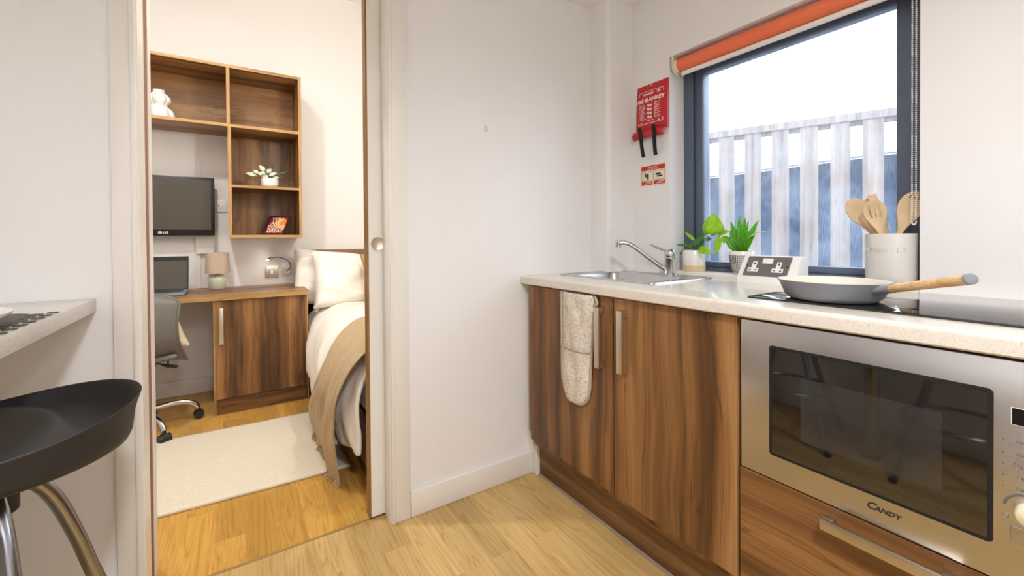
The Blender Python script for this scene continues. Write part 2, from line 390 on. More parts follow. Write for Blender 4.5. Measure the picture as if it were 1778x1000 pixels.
FX = Matrix(((0, 0, -1), (-1, 0, 0), (0, 1, 0)))      # text facing -X
FY = Matrix(((1, 0, 0), (0, 0, -1), (0, 1, 0)))       # text facing -Y
def text(name, s, size, pos, rot, mat, parent, extrude=.0003, align='CENTER', shear=0, spacing=1, xs=1, offset=0):
    cu = bpy.data.curves.new(name, 'FONT'); cu.body = s; cu.size = size; cu.extrude = extrude; cu.align_x = align; cu.align_y = 'CENTER'
    cu.shear = shear; cu.space_character = spacing; cu.offset = offset; cu.resolution_u = 3
    t = bpy.data.objects.new(name, cu); C.objects.link(t)
    dg = bpy.context.evaluated_depsgraph_get(); me = bpy.data.meshes.new_from_object(t.evaluated_get(dg))
    C.objects.unlink(t); bpy.data.objects.remove(t)
    bm = bmesh.new(); bm.from_mesh(me); bpy.data.meshes.remove(me)
    for v in bm.verts:
        v.co.x *= xs; v.co = rot @ v.co + Vector(pos)
    return obj(name, bm, mat, parent)

# ------------------------------------------------------------------ key planes
FAR = 1.63      # kitchen face of the wall with the door
FARB = 1.83     # bedroom face of that wall
W = 1.715       # window wall
BY = 3.81       # bedroom back wall
LX = -.80       # kitchen left wall
KY = -.95       # kitchen rear wall
KC = 2.28       # kitchen ceiling
BC = 3.14       # bedroom ceiling
ZT = .929       # worktop top
DL, DR = -.245, .481
DH = 2.10

# ------------------------------------------------------------------ room shell
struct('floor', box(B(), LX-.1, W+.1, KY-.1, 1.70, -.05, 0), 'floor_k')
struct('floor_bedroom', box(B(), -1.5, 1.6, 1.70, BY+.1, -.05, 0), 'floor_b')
struct('trim_1', box(B(), DL, DR, 1.694, 1.706, -.001, .0012), 'dirt')
b = B()
box(b, LX-.1, DL, FAR, FARB, 0, KC+.9); box(b, DR+.0, W+.15, FAR, 1.684, 0, KC+.9); box(b, DR+.75, W+.15, 1.684, FARB, 0, KC+.9)
box(b, DR, DR+.75, 1.742, FARB, 0, KC+.9); box(b, DL, DR, FAR, FARB, DH, KC+.9); box(b, DR, DR+.75, 1.684, 1.742, DH, KC+.9)
struct('wall_far', b, 'wall')
wy0, wy1, wz0, wz1 = .405, 1.279, .944, 1.948
b = B()
box(b, W, W+.25, KY, wy0, 0, KC); box(b, W, W+.25, wy1, FAR, 0, KC); box(b, W, W+.25, wy0, wy1, 0, .914); box(b, W, W+.25, wy0, wy1, wz1, KC)
struct('wall_window', b, 'wall')
struct('wall_left', box(B(), LX-.1, LX, KY, FAR, 0, KC), 'wall')
struct('wall_rear', box(B(), LX-.1, W+.25, KY-.1, KY, 0, KC), 'wall')
struct('ceiling', box(B(), LX-.1, W+.25, KY-.1, FAR, KC, KC+.06), 'ceil')
b = B(); box(b, 1.54, W, 1.502, FAR, ZT, KC)
es = [e for e in b.edges if abs(e.verts[0].co.x-1.54) < 1e-4 and abs(e.verts[1].co.x-1.54) < 1e-4 and abs(e.verts[0].co.y-1.502) < 1e-4 and abs(e.verts[1].co.y-1.502) < 1e-4]
bmesh.ops.bevel(b, geom=es, offset=.022, segments=6, affect='EDGES', profile=.5)
struct('wall_column', b, 'wall', smooth=40)
# bedroom shell
struct('wall_bedroom_back', box(B(), -1.5, 1.6, BY, BY+.1, 0, BC+.1), 'wallbed')
struct('wall_bedroom_left', box(B(), -1.5, -1.4, 1.70, BY, 0, BC+.1), 'wallbed')
struct('wall_bedroom_right', box(B(), 1.46, 1.6, FARB, BY, 0, BC+.1), 'wallbed')
b = B(); box(b, -1.4, LX-.1, FARB-.1, FARB, 0, KC+.9)
struct('wall_bedroom_front', b, 'wallbed')
struct('ceiling_bedroom', box(B(), -1.5, 1.6, 1.75, BY+.1, BC, BC+.06), 'ceil')
# baseboards
def skirt(name, x0, x1, y0, y1, h=.103, r=.006):
    return struct(name, box(B(), x0, x1, y0, y1, 0, h, r), 'gloss', smooth=40)
skirt('baseboard_far', .561, 1.168, FAR-.016, FAR)
skirt('baseboard_left', LX, LX+.016, KY, FAR)
skirt('baseboard_far_left', LX+.016, -.301, FAR-.016, FAR)
skirt('baseboard_bedroom_back', -1.4, -.14, BY-.018, BY, .112)
skirt('baseboard_bedroom_left', -1.4, -1.382, FARB, BY-.02, .112)
# architraves and linings of the sliding door
def arch(name, x0, x1, inner):
    b = B(); box(b, x0, x1, FAR-.014, FAR, 0, DH+.06, .004)
    if inner > 0: box(b, x1-.016, x1-.003, FAR-.020, FAR-.010, 0, DH+.05, .003)
    else: box(b, x0+.003, x0+.016, FAR-.020, FAR-.010, 0, DH+.05, .003)
    return struct(name, b, 'gloss', smooth=40)
arch('trim_2', -.301, DL+.004, 1)
arch('trim_3', DR+.001, .560, -1)
b = B(); box(b, -.301, .561, FAR-.0135, FAR, DH+.002, DH+.075, .004); struct('trim_4', b, 'gloss')
b = B(); box(b, DL-.002, DL+.006, FAR-.01, 1.716, 0, DH-.0, .001); box(b, DL-.002, DL+.006, 1.786, FARB+.01, 0, DH, .001)
struct('trim_5', b, 'gloss')
struct('trim_6', box(B(), DL-.002, DL+.003, 1.717, 1.785, 0, DH), 'jambbrown')
b = B(); box(b, DR-.0015, DR+.002, FAR-.01, 1.685, 0, DH, .0005); box(b, DR-.0015, DR+.002, 1.742, FARB+.01, 0, DH, .0005)
struct('trim_7', b, 'gloss')
# sliding pocket door
dl = struct('door_1', box(B(), .4263, 1.18, 1.691, 1.733, .010, DH-.01), 'gloss')
obj('edge_lipping', box(B(), .4195, .4261, 1.6902, 1.7338, .010, DH-.01), 'leafedge', dl, label='brown wooden leading edge strip')
b = B(); lathe(b, [(0, .0), (.0, .0005), (.020, .0005), (.023, .003), (.027, .003), (.027, 0)], seg=32)
for v in b.verts: v.co = Vector((.461, 1.6905, 1.083)) + Vector((v.co.x, -v.co.z, v.co.y))
obj('finger_pull', b, 'satin', dl, smooth=40, label='round satin metal finger pull')

# ------------------------------------------------------------------ window
win = thing('window_1', (1.84, (wy0+wy1)/2, wz0), None, None); win['kind'] = 'structure'
fx0, fx1 = 1.822, 1.90
oy0, oy1, oz0, oz1 = .389, 1.292, .915, 1.970
def rframe(bm, x0, x1, y0, y1, z0, z1, t, bev=.003, tb=None):
    tb = tb or t
    box(bm, x0, x1, y0, y0+t, z0, z1, bev); box(bm, x0, x1, y1-t, y1, z0, z1, bev)
    box(bm, x0, x1, y0+t, y1-t, z0, z0+tb, bev); box(bm, x0, x1, y0+t, y1-t, z1-t, z1, bev)
b = B(); rframe(b, fx0, fx1, oy0, oy1, oz0, oz1, .062, tb=.045); obj('outer_frame', b, 'frame', win, smooth=30)
b = B(); rframe(b, fx0+.012, fx1-.01, oy0+.062, oy1-.062, oz0+.045, oz1-.062, .040, tb=.026); obj('sash', b, 'frame', win, smooth=30)
b = B(); rframe(b, fx0+.0105, fx0+.016, oy0+.058, oy1-.058, oz0+.041, oz1-.058, .006, 0); obj('gasket', b, 'frame_d', win)
b = B(); box(b, 1.846, 1.850, oy0+.10, oy1-.10, oz0+.068, oz1-.10); obj('window_glass', b, 'glass', win)
# reveals belong to the wall; the sill board
b = B(); box(b, W-.018, 1.823, wy0+.001, wy1-.001, wz0-.016, wz0, .003); box(b, W-.018, W-.0005, wy1-.001, wy1+.03, wz0-.016, wz0, .003)
struct('window_sill', b, 'gloss', smooth=40)

# ------------------------------------------------------------------ outside
fo = thing('slatted_fence', (3.5, 1.55, 0), 'weathered slatted timber fence with top rail seen through the window', 'fence')
fa = Vector((3.279, 2.092)); fb = Vector((3.739, 1.005))
fd = (fb-fa).normalized(); fn = Vector((-fd.y, fd.x))
if fn.x < 0: fn = -fn
def fpt(t, d, z): p = fa+fd*t+fn*d; return (p.x, p.y, z)
def fbox(bm, t0, t1, d0, d1, z0, z1):
    v = [bm.verts.new(fpt(*q)) for q in [(t0,d0,z0),(t1,d0,z0),(t1,d1,z0),(t0,d1,z0),(t0,d0,z1),(t1,d0,z1),(t1,d1,z1),(t0,d1,z1)]]
    fs = [bm.faces.new([v[i] for i in f]) for f in [(0,3,2,1),(4,5,6,7),(0,1,5,4),(1,2,6,5),(2,3,7,6),(3,0,4,7)]]
    bmesh.ops.recalc_face_normals(bm, faces=fs)
FZ = 1.96
b = B(); fbox(b, -1.0, 2.0, -.03, .05, FZ-.052, FZ); obj('top_rail', b, 'fence', fo)
b = B(); fbox(b, -1.0, 2.0, .004, .04, FZ-.080, FZ-.053); obj('back_rail', b, 'fence', fo)
for t0 in (-.45, -.265, -.082, .099, .284, .466, .646, .828, 1.008, 1.19, 1.37):
    b = B(); fbox(b, t0, t0+.111, -.018, .003, .06, FZ-.053); obj('slat', b, 'fence', fo)
for t0 in (-.8, 1.75):
    b = B(); fbox(b, t0, t0+.09, .042, .12, 0, FZ-.06); obj('post', b, 'fence', fo)
nb = thing('neighbouring_building', (8.2, 3, 0), 'low dark slate-blue building with a white gutter behind the slatted fence', 'building')
obj('wall', box(B(), 6.9, 9.4, -3.5, 8.5, 0, 2.12), 'render', nb)
b = B(); prism(b, [(6.55, 2.10), (6.70, 2.10), (6.90, 2.16), (6.90, 2.30), (6.52, 2.30), (6.50, 2.24)], 'y', -3.5, 8.5); obj('gutter', b, 'gutter', nb)
st = obj('ground_outside', box(B(), W+.25, 14, -5, 10, -.05, 0), 'flagstone'); st['kind'] = 'structure'

# ------------------------------------------------------------------ kitchen units
XF = 1.115
# worktop with rounded front edge and sink cut-out
b = B()
pr_ = [(1.10, ZT-.038), (1.30, ZT-.038), (1.30, ZT)] + [(1.095+.010-.010*math.sin(a), ZT-.010+.010*math.cos(a)) for a in [i*PI/12 for i in range(7)]] + [(1.095, ZT-.034)]
prism(b, [(x, z) for x, z in pr_], 'y', -.60, FAR-.0)
box(b, 1.30, W, -.60, 1.045, ZT-.038, ZT); box(b, 1.30, W, 1.515, FAR, ZT-.038, ZT); box(b, 1.615, W, 1.045, 1.515, ZT-.038, ZT)
wt = tag(obj('worktop', b, 'worktop', smooth=35), 'speckled cream kitchen worktop running along the window wall', 'worktop')

def dhandle(y0, y1, z0, z1, parent, horizontal=False, xo=1.083, w=.014, wz=None):
    b = B()
    if horizontal:
        box(b, xo, xo+.010, y0, y1, z0, z0+.024, .0012); 
        for y in (y0, y1-.022): box(b, xo+.0098, XF, y, y+.022, z0, z0+.024, .0012)
    else:
        box(b, xo, xo+.010, y0, y1, z0, z1, .0012)
        for z in (z0, z1-.022): box(b, xo+.0098, XF, y0, y1, z, z+.022, .0012)
    return obj('handle', b, 'satin', parent, smooth=40, label='square satin metal bar handle')
def carcass(y0, y1, parent, z0=.155, z1=ZT-.040):
    b = B(); t = .018
    box(b, 1.136, 1.69, y0, y0+t, z0, z1); box(b, 1.136, 1.69, y1-t, y1, z0, z1)
    box(b, 1.136, 1.69, y0+t, y1-t, z0, z0+t); box(b, 1.68, 1.69, y0+t, y1-t, z0+t, z1)
    return obj('carcass', b, 'walnut', parent)
sc = thing('sink_cabinet', (1.4, 1.10, .155), 'walnut two-door base cabinet under the sink with bar handles', 'cabinet', 'kitchen units')
carcass(.625, 1.583, sc)
d1 = obj('door', box(B(), XF, XF+.019, 1.0715, 1.581, .183, ZT-.043, .0012), 'walnut', sc)
dhandle(1.110, 1.134, .628, .848, d1)
d2 = obj('door', box(B(), XF, XF+.019, .6245, 1.0665, .183, ZT-.043, .0012), 'walnut', sc)
dhandle(1.001, 1.025, .635, .850, d2)
oc = thing('oven_housing_cabinet', (1.4, .316, .155), 'walnut base cabinet housing the microwave above a deep drawer', 'cabinet', 'kitchen units')
b = B(); t = .018
box(b, 1.136, 1.69, .006, .006+t, .155, ZT-.040); box(b, 1.136, 1.69, .604, .604+t, .155, ZT-.040); box(b, 1.136, 1.69, .024, .604, .155, .173); box(b, 1.1365, 1.68, .024, .604, .474, .489)
obj('carcass', b, 'walnut', oc)
dr = obj('drawer', box(B(), XF, XF+.019, .012, .6165, .183, .490, .0012), 'walnut_y', oc)
dhandle(.205, .421, .446, 0, dr, horizontal=True)
ec = thing('end_cabinet', (1.4, -.30, .155), 'walnut base cabinet to the right of the microwave, behind the camera line', 'cabinet', 'kitchen units')
carcass(-.598, .004, ec); e1 = obj('door', box(B(), XF, XF+.019, -.596, .006, .183, ZT-.043, .0012), 'walnut', ec)
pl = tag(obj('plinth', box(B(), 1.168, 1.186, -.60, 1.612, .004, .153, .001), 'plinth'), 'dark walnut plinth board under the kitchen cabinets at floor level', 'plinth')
struct('trim_8', box(B(), 1.160, 1.168, -.60, 1.612, 0, .008), 'silicone')
b = B(); box(b, 1.150, 1.168, 1.583, FAR-.017, 0, .185, .002); box(b, 1.140, 1.150, 1.60, FAR-.0005, .10, .195, .001); struct('trim_9', b, 'gloss')

# microwave
mo = thing('microwave_oven', (1.3, .316, .489), 'built-in stainless steel microwave with dark glass window in the kitchen unit', 'microwave')
my0, my1, mz0, mz1 = .018, .6135, .4935, .884
b = B(); box(b, 1.137, 1.60, .03, .60, .492, .872); obj('body', b, 'black', mo)
b = B(); box(b, 1.103, 1.137, my0, my1, mz0, mz1, .003); obj('fascia', b, 'steel', mo, smooth=40)
b = B(); pts = rrect(.376, .274, .008, cx=.354, cy=.6915); prism(b, pts, 'x', 1.1022, 1.1035); obj('window_surround', b, 'black', mo)
b = B(); pts = rrect(.362, .260, .004, cx=.354, cy=.6915); prism(b, pts, 'x', 1.1012, 1.1024); mo.location.x += .0115; gl = obj('door_glass', b, 'ovenglass', mo, label='dark reflective door glass')
b = B(); pts = rrect(.240, .150, .004, cx=.351, cy=.690); prism(b, pts, 'x', 1.1010, 1.1013); obj('inner_screen', b, 'ovenmesh', gl, label='lighter perforated screen in the glass')
b = B(); box(b, 1.1020, 1.1032, .050, .145, .775, .803); obj('display', b, 'blackgloss', mo)
b = B(); rframe(b, 1.1024, 1.1032, .050, .1462, .774, .804, .0012, 0); obj('display_border', b, 'whitepl', mo)
text('logo', 'C', .0205, (1.1026, .3470, .5310), FX, 'darkink', mo, align='LEFT', shear=.25, xs=1.12, offset=.0005)
text('logo', 'ANDY', .0132, (1.1026, .3325, .5295), FX, 'darkink', mo, align='LEFT', shear=.25, xs=1.12, offset=.0005)
b = B()
for z in (.745, .723, .703, .684, .664):
    box(b, 1.1022, 1.1032, .1535, .1555, z-.001, z+.001); box(b, 1.1025, 1.1032, .06, .150, z-.0065, z-.0061)
for z in (.703,):
    for y in (.138, .118): tube(b, [(1.1026, y+.005*math.cos(k*PI/8), z+.002+.005*math.sin(k*PI/8)) for k in range(16)], .0005, 4, closed=True); box(b, 1.1022, 1.103, y-.003, y, z+.0018, z+.0024); box(b, 1.1022, 1.103, y-.0003, y+.0003, z+.002, z+.005)
for z, y0 in ((.745, .140), (.745, .123), (.723, .140), (.723, .121), (.684, .139), (.664, .139)):
    for q in range(3): box(b, 1.1022, 1.1032, y0-.009+q*.003, y0-.007+q*.003, z-.0005, z+.0012+.001*(q % 2)*2)
    tube(b, [(1.1026, y0-.0035+.004*math.cos(k*PI/6), z+.001+.0028*math.sin(k*PI/6)) for k in range(12)], .0004, 4, closed=True)
obj('button_markings', b, 'greyplate', mo)
b = B(); tube(b, [(1.1027, .124+.030*math.cos(a), .628+.030*math.sin(a)) for a in [math.radians(d) for d in range(10, 100, 8)]], .0018, 6); tube(b, [(1.1027, .152+.004*math.cos(k*PI/6), .613+.004*math.sin(k*PI/6)) for k in range(12)], .0005, 4, closed=True)
obj('dial_markings', b, 'greyplate', mo)
b = B(); lathe(b, [(0, .020), (.015, .020), (.0185, .016), (.020, 0)], seg=32)
for v in b.verts: v.co = Vector((1.103-v.co.z, .122+v.co.x, .627+v.co.y))
obj('dial', b, 'ivory', mo, smooth=50, label='cream rotary dial')
b = B(); rframe(b, 1.1016, 1.1034, .060, .1475, .572, .601, .0014, 0); box(b, 1.1014, 1.1032, .0635, .1461, .5734, .5996, .0008); obj('door_button', b, 'steel', mo)

# hob
hb = thing('induction_hob', (1.44, .37, ZT), 'black glass hob set in the worktop under the frying pan', 'hob')
b = B(); box(b, 1.200, 1.665, .065, .642, ZT+.0003, ZT+.0055, .0018); obj('glass_top', b, 'hob', hb, smooth=40)
b = B()
for cx, cy, r in ((1.31, .49, .10), (1.53, .49, .075), (1.31, .21, .075), (1.53, .21, .10)):
    tube(b, [(cx+r*math.cos(k*PI/24), cy+r*math.sin(k*PI/24), ZT+.0052) for k in range(48)], .0006, 4, closed=True)
b.free()

# sink (one inset bowl with its flat tap ledge)
sk = thing('kitchen_sink', (1.45, 1.28, ZT), 'stainless steel inset sink in the worktop beside the tap', 'sink')
def rr_ring(bm, w, h, r, cx, cy, z, n=6): return [bm.verts.new((x, y, z)) for x, y in rrect(w, h, r, n, cx, cy)]
b = B(); z = ZT
rings = [rr_ring(b, .385, .535, .02, 1.4475, 1.28, z+.0004), rr_ring(b, .381, .531, .02, 1.4475, 1.28, z+.005), rr_ring(b, .368, .518, .018, 1.4475, 1.28, z+.005), rr_ring(b, .36, .51, .018, 1.4475, 1.28, z+.002)]
rings2 = [rr_ring(b, .282, .425, .05, 1.438, 1.29, z+.002), rr_ring(b, .272, .415, .05, 1.438, 1.29, z-.006), rr_ring(b, .250, .390, .05, 1.438, 1.29, z-.145), rr_ring(b, .20, .34, .05, 1.438, 1.29, z-.160)]
def bridge(bm, A, Bq):
    n = len(A)
    for j in range(n): bm.faces.new([A[j], A[(j+1) % n], Bq[(j+1) % n], Bq[j]])
for q in range(3): bridge(b, rings[q], rings[q+1])
bridge(b, rings[3], rings2[0])
for q in range(3): bridge(b, rings2[q], rings2[q+1])
b.faces.new(rings2[3])
bmesh.ops.recalc_face_normals(b, faces=b.faces)
for f in b.faces:
    pass
o = obj('basin', b, 'sink', sk, smooth=40)
b = B(); lathe(b, [(0, .001), (.036, .001), (.042, .004), (.045, 0)], (1.438, 1.29, ZT-.160), 32); obj('drain', b, 'chrome', sk, smooth=50)
b = B()
for k in range(3):
    tube(b, [(1.3125+k*.0, 1.16+k*.013, ZT-.030), (1.3135, 1.16+k*.013, ZT-.042)], .0032, 8)
obj('overflow_slots', b, 'black', sk)

# tap
tp = thing('mixer_tap', (1.628, 1.215, ZT+.0045), 'chrome mixer tap with long angled spout and lever behind the sink', 'tap')
c = (1.628, 1.215)
b = B(); lathe(b, [(0, 0), (.026, 0), (.026, .006), (.0225, .010), (.0225, .070), (.0238, .072), (.0238, .078), (.0215, .080)], (c[0], c[1], ZT+.0025), 40); obj('body', b, 'chrome', tp, smooth=40)
b = B(); lathe(b, [(.0215, 0), (.0235, .003), (.0235, .020), (.020, .030), (.010, .036), (0, .037)], (c[0], c[1], ZT+.0825), 40); cap = obj('cartridge_cap', b, 'chrome', tp, smooth=40)
sd = Vector((-.17, .155, 0)).normalized()
def sp(t, z): p = Vector((c[0], c[1], 0))+sd*t; return (p.x, p.y, ZT+z)
b = B(); tube(b, smooth_path([sp(.012, .020), sp(.045, .044), sp(.10, .086), sp(.145, .122), sp(.178, .142), sp(.20, .148), sp(.222, .147)], 6), .0098, 16); obj('spout', b, 'chrome', tp, smooth=50)
b = B(); q = sp(.226, .147); lathe(b, [(0, -.020), (.0115, -.020), (.0125, -.016), (.0125, .010), (.008, .0135), (0, .0135)], q, 24); obj('aerator', b, 'chrome', tp, smooth=40)
ld = Vector((-.35, .93, 0)).normalized()
b = B()
def lp(t, z): p = Vector((c[0], c[1], 0))+ld*t; return (p.x, p.y, ZT+z)
tube(b, smooth_path([lp(.008, .108), lp(.024, .112), lp(.05, .122), (lp(.078, .134)), lp(.088, .137)], 5), [.013]*6+[.011]*5+[.009]*5+[.007]*5, 14, ry=.55)
obj('lever', b, 'chrome', tp, smooth=50)

# socket pedestal
sx = thing('socket_pedestal', (1.64, .80, ZT), 'white angled bench socket box with grey double socket plate on the worktop', 'socket')
ya, yb = .895, .695
b = B(); prism(b, [(1.595, ZT), (1.705, ZT), (1.705, ZT+.098), (1.655, ZT+.098), (1.600, ZT+.022)], 'y', yb, ya, .0025); obj('housing', b, 'whitepl', sx, smooth=40)
P0 = Vector((1.600, 0, ZT+.022)); P1 = Vector((1.655, 0, ZT+.098)); sl = (P1-P0).normalized(); nrm = Vector((-sl.z, 0, sl.x))
def face_pt(u, v, h):   # u: metres towards -Y from the left edge, v: up the slope
    p = P0+sl*v+nrm*h; return (p.x, ya-u, p.z)
def fbx(bm, u0, u1, v0, v1, h0, h1, bev=0):
    v = [bm.verts.new(face_pt(*q)) for q in [(u0,v0,h0),(u1,v0,h0),(u1,v1,h0),(u0,v1,h0),(u0,v0,h1),(u1,v0,h1),(u1,v1,h1),(u0,v1,h1)]]
    fs = [bm.faces.new([v[i] for i in f]) for f in [(0,3,2,1),(4,5,6,7),(0,1,5,4),(1,2,6,5),(2,3,7,6),(3,0,4,7)]]
    bmesh.ops.recalc_face_normals(bm, faces=fs)
b = B(); fbx(b, .021, .172, .005, .089, .0, .0035); plt = obj('face_plate', b, 'greyplate', sx, label='grey metal double socket plate')
for u in (.052, .137):
    b = B(); fbx(b, u-.019, u+.019, .022, .038, .0036, .0044); fbx(b, u-.008, u+.008, .038, .066, .0036, .0044); so_ = obj('socket_insert', b, 'whitepl', plt, label='white T-shaped socket insert')
    for q_ in ((-.0025, .0025, .052, .061), (-.014, -.007, .027, .031), (.007, .014, .027, .031)):
        b = B(); fbx(b, u+q_[0], u+q_[1], q_[2], q_[3], .0045, .0048); obj('pin_slot', b, 'black', plt)
b = B(); fbx(b, .078, .113, .058, .080, .0036, .0060); fbx(b, .080, .095, .060, .078, .0061, .0075); obj('rocker_switch', b, 'whitepl', plt, label='white rocker switches')
for u in (.025, .163):
    b = B(); fbx(b, u, u+.005, .044, .049, .0036, .0044); obj('screw', b, 'black', plt)

# frying pan
pc = (1.300, .476)
fp = thing('frying_pan', (pc[0], pc[1], ZT+.006), 'grey frying pan with cream inside and wooden handle on the black hob', 'frying pan')
z0 = ZT+.0062
b = B(); lathe(b, [(0, 0), (.086, 0), (.094, .003), (.104, .012), (.117, .044), (.1225, .050), (.1215, .0515), (.1195, .0512)], (pc[0], pc[1], z0), 64); obj('pan_body', b, 'pan_out', fp, smooth=50)
b = B(); lathe(b, [(.1195, .0512), (.1150, .046), (.102, .016), (.092, .007), (0, .006)], (pc[0], pc[1], z0), 64); obj('cooking_surface', b, 'pan_in', fp, smooth=50, label='cream non-stick inside')
E_ = Vector((1.185, .205, 1.016)); S_ = Vector((1.258, .366, z0+.038))
hd = (E_-S_).normalized()
b = B(); tube(b, [S_-hd*.006, S_+hd*.004, S_+hd*.03], [.0150, .0140, .0145], 20, ry=.75); obj('handle_collar', b, 'pan_out', fp, smooth=50, label='grey metal handle collar')
b = B(); tube(b, [S_+hd*.0303, S_+hd*.06, S_+hd*.12, E_-hd*.006], [.0146, .0148, .0156, .0168], 20, ry=.66); obj('handle', b, 'woodlight', fp, smooth=50, label='pale wooden handle')
b = B(); tube(b, [E_-hd*.0058, E_-hd*.001, E_], [.0168, .0166, .0140], 20, ry=.66); obj('handle_end_cap', b, 'pan_out', fp, smooth=50, label='grey end cap')

# utensil pot and utensils
uc = (1.752, .482); zs = wz0+.0005
up_ = thing('utensil_pot', (uc[0], uc[1], zs), 'white glazed utensil pot with embossed lettering on the window sill', 'utensil pot')
b = B(); lathe(b, [(0, 0), (.060, 0), (.0635, .004), (.0645, .03), (.0645, .158), (.0635, .162), (.061, .162), (.0595, .158), (.0595, .008), (0, .006)], (uc[0], uc[1], zs), 64); obj('pot_body', b, 'potglaze', up_, smooth=50)
def wraptext(name, s, size, z, r, ang0, step, mat, parent):
    bmx = bmesh.new()
    for i, ch in enumerate(s):
        cu = bpy.data.curves.new('t', 'FONT'); cu.body = ch; cu.size = size; cu.extrude = .0011; cu.align_x = 'CENTER'; cu.align_y = 'CENTER'; cu.resolution_u = 3
        t = bpy.data.objects.new('t', cu); C.objects.link(t); dg = bpy.context.evaluated_depsgraph_get(); me = bpy.data.meshes.new_from_object(t.evaluated_get(dg))
        C.objects.unlink(t); bpy.data.objects.remove(t)
        a = ang0+step*i
        n = Vector((math.cos(a), math.sin(a), 0)); tx = Vector((-n.y, n.x, 0)); 
        R = Matrix((tx, Vector((0, 0, 1)), n)).transposed()
        k = len(bmx.verts); tmp = bmesh.new(); tmp.from_mesh(me)
        for v in tmp.verts: v.co = R @ v.co + Vector((uc[0], uc[1], z)) + n*r
        m2 = bpy.data.meshes.new('m'); tmp.to_mesh(m2); tmp.free(); bmx.from_mesh(m2); bpy.data.meshes.remove(m2); bpy.data.meshes.remove(me)
    return obj(name, bmx, mat, parent)
a_cam = math.atan2(-uc[1], -uc[0])
wraptext('embossed_lettering', 'UTENSILS', .0195, zs+.110, .0650, a_cam-1.06, .225, 'potglaze', up_)

def utensil(name, label, base, top, kind, wid, ln, face):
    """shaft from base to top, head of length ln and width wid past it; face = facing normal"""
    base, top = Vector(base), Vector(top); d = (top-base).normalized(); n = Vector(face); n = (n-d*n.dot(d)).normalized(); s = d.cross(n).normalized()
    o = thing(name, base, label, 'utensil', 'wooden utensils in the pot')
    b = B(); neck = top
    tube(b, [base, base.lerp(neck, .5), neck+d*.004], [.0055, .0058, .0058], 10); obj('shaft', b, 'bamboo', o, smooth=50)
    # head outline
    nu, nv = 48, 37
    def half(t):
        ss = lambda q: q*q*(3-2*q)
        if kind == 'flat': return (.006+(wid*.5-.006)*ss(min(1, t/.55)))*(1 if t < .96 else 1-.12*(t-.96)/.04)
        if t < .66: return .0065+(wid*.5-.0065)*ss(t/.66)**1.15
        return max(.0006, wid*.5*math.sqrt(max(0, 1-((t-.66)/.34)**2.1)))
    def f(u, v):
        w_ = half(u)*(2*v-1); e = (2*v-1)
        dish = (-.010 if kind == 'spoon' else -.005)*(1-e*e)*math.sin(PI*min(1, u*1.05))
        return neck + d*(u*ln) + s*w_ + n*dish
    b = B(); grid(b, nu, nv, f)
    if kind in ('slotted', 'fork'):
        dele = []
        for fc in b.faces:
            ctr = fc.calc_center_median()-neck; u = ctr.dot(d)/ln; w_ = ctr.dot(s)
            lo, hi = (.50, .84) if kind == 'slotted' else (.84, 1.1)
            if lo < u < hi:
                e = w_/max(half(u), 1e-4)
                if any(abs(e-q) < .075 for q in (-.40, 0, .40)): dele.append(fc)
        bmesh.ops.delete(b, geom=dele, context='FACES')
    obj('head', b, 'bamboo', o, smooth=60, solid=.004)
    return o
fc = (-.9, -.35, .05)
zb = zs+.010
utensil('wooden_spoon', 'solid wooden spoon leaning furthest left in the white utensil pot', (1.762, .448, zb), (1.746, .520, 1.100), 'spoon', .060, .140, fc)
utensil('wooden_spatula', 'square-ended wooden spatula behind the two spoons in the pot', (1.775, .470, zb), (1.768, .514, 1.100), 'flat', .046, .128, fc)
utensil('slotted_spoon', 'slotted wooden spoon at the front centre of the pot', (1.738, .468, zb), (1.714, .494, 1.100), 'slotted', .058, .118, (-.95, -.25, .12))
utensil('wooden_turner', 'narrow wooden utensil poking up behind the slotted spoon', (1.790, .458, zb), (1.770, .496, 1.100), 'flat', .024, .142, fc)
utensil('wooden_fork_spoon', 'notched wooden spoon leaning right in the pot by the blind chain', (1.752, .512, zb), (1.746, .462, 1.100), 'fork', .062, .142, (-.9, -.3, 0))

# ------------------------------------------------------------------ plants
def leaf(bm, base, tip, width, nrm, droop=0.0, fold=.12, heart=False):
    base, tip = Vector(base), Vector(tip); d = tip-base; ln = d.length; d.normalize(); n = Vector(nrm); n = (n-d*n.dot(d)); n = n.normalized() if n.length > 1e-4 else frame_of(d)[0]
    s = d.cross(n).normalized()
    def prof(u):
        if heart: return (math.sin(PI*min(1, (u*.92+.08))**.62)**.8) if u < .999 else .02
        return max(.03, math.sin(PI*u**.8)**.9)
    def f(u, v):
        e = 2*v-1; w_ = width*.5*prof(u)*e
        return base + d*(u*ln) + s*w_ + n*(droop*ln*math.sin(PI*u) + fold*abs(w_)*2)
    grid(bm, 9, 5, f)
KP = .000375
# trailing plant (pot by the tap)
pa = (1.765, 1.188)
p1 = thing('trailing_plant', (pa[0], pa[1], zs), 'trailing green plant in white pot with tan band on sill beside the tap', 'plant')
b = B(); lathe(b, [(0, 0), (.046, 0), (.0485, .003), (.0485, .094), (.047, .096), (.0445, .094), (.0445, .075), (0, .075)], (pa[0], pa[1], zs), 48); pot1 = obj('pot', b, 'ceramic', p1, smooth=50)
b = B(); lathe(b, [(.0480, .004), (.0490, .004), (.0490, .027), (.0480, .027)], (pa[0], pa[1], zs), 48); obj('tan_band', b, 'pattband', pot1, smooth=50, label='tan band round the pot foot')
b = B(); lathe(b, [(0, .080), (.0440, .076)], (pa[0], pa[1], zs), 32); obj('soil', b, 'soil', p1)
def crop(cx, cy, c0, zc0, dx=0):   # picture spacing to metres, in the plane of the sill
    return lambda x, y, dep=0: (c0[0]+dep, c0[1]-(x-cx)*KP, zc0-(y-cy)*KP)
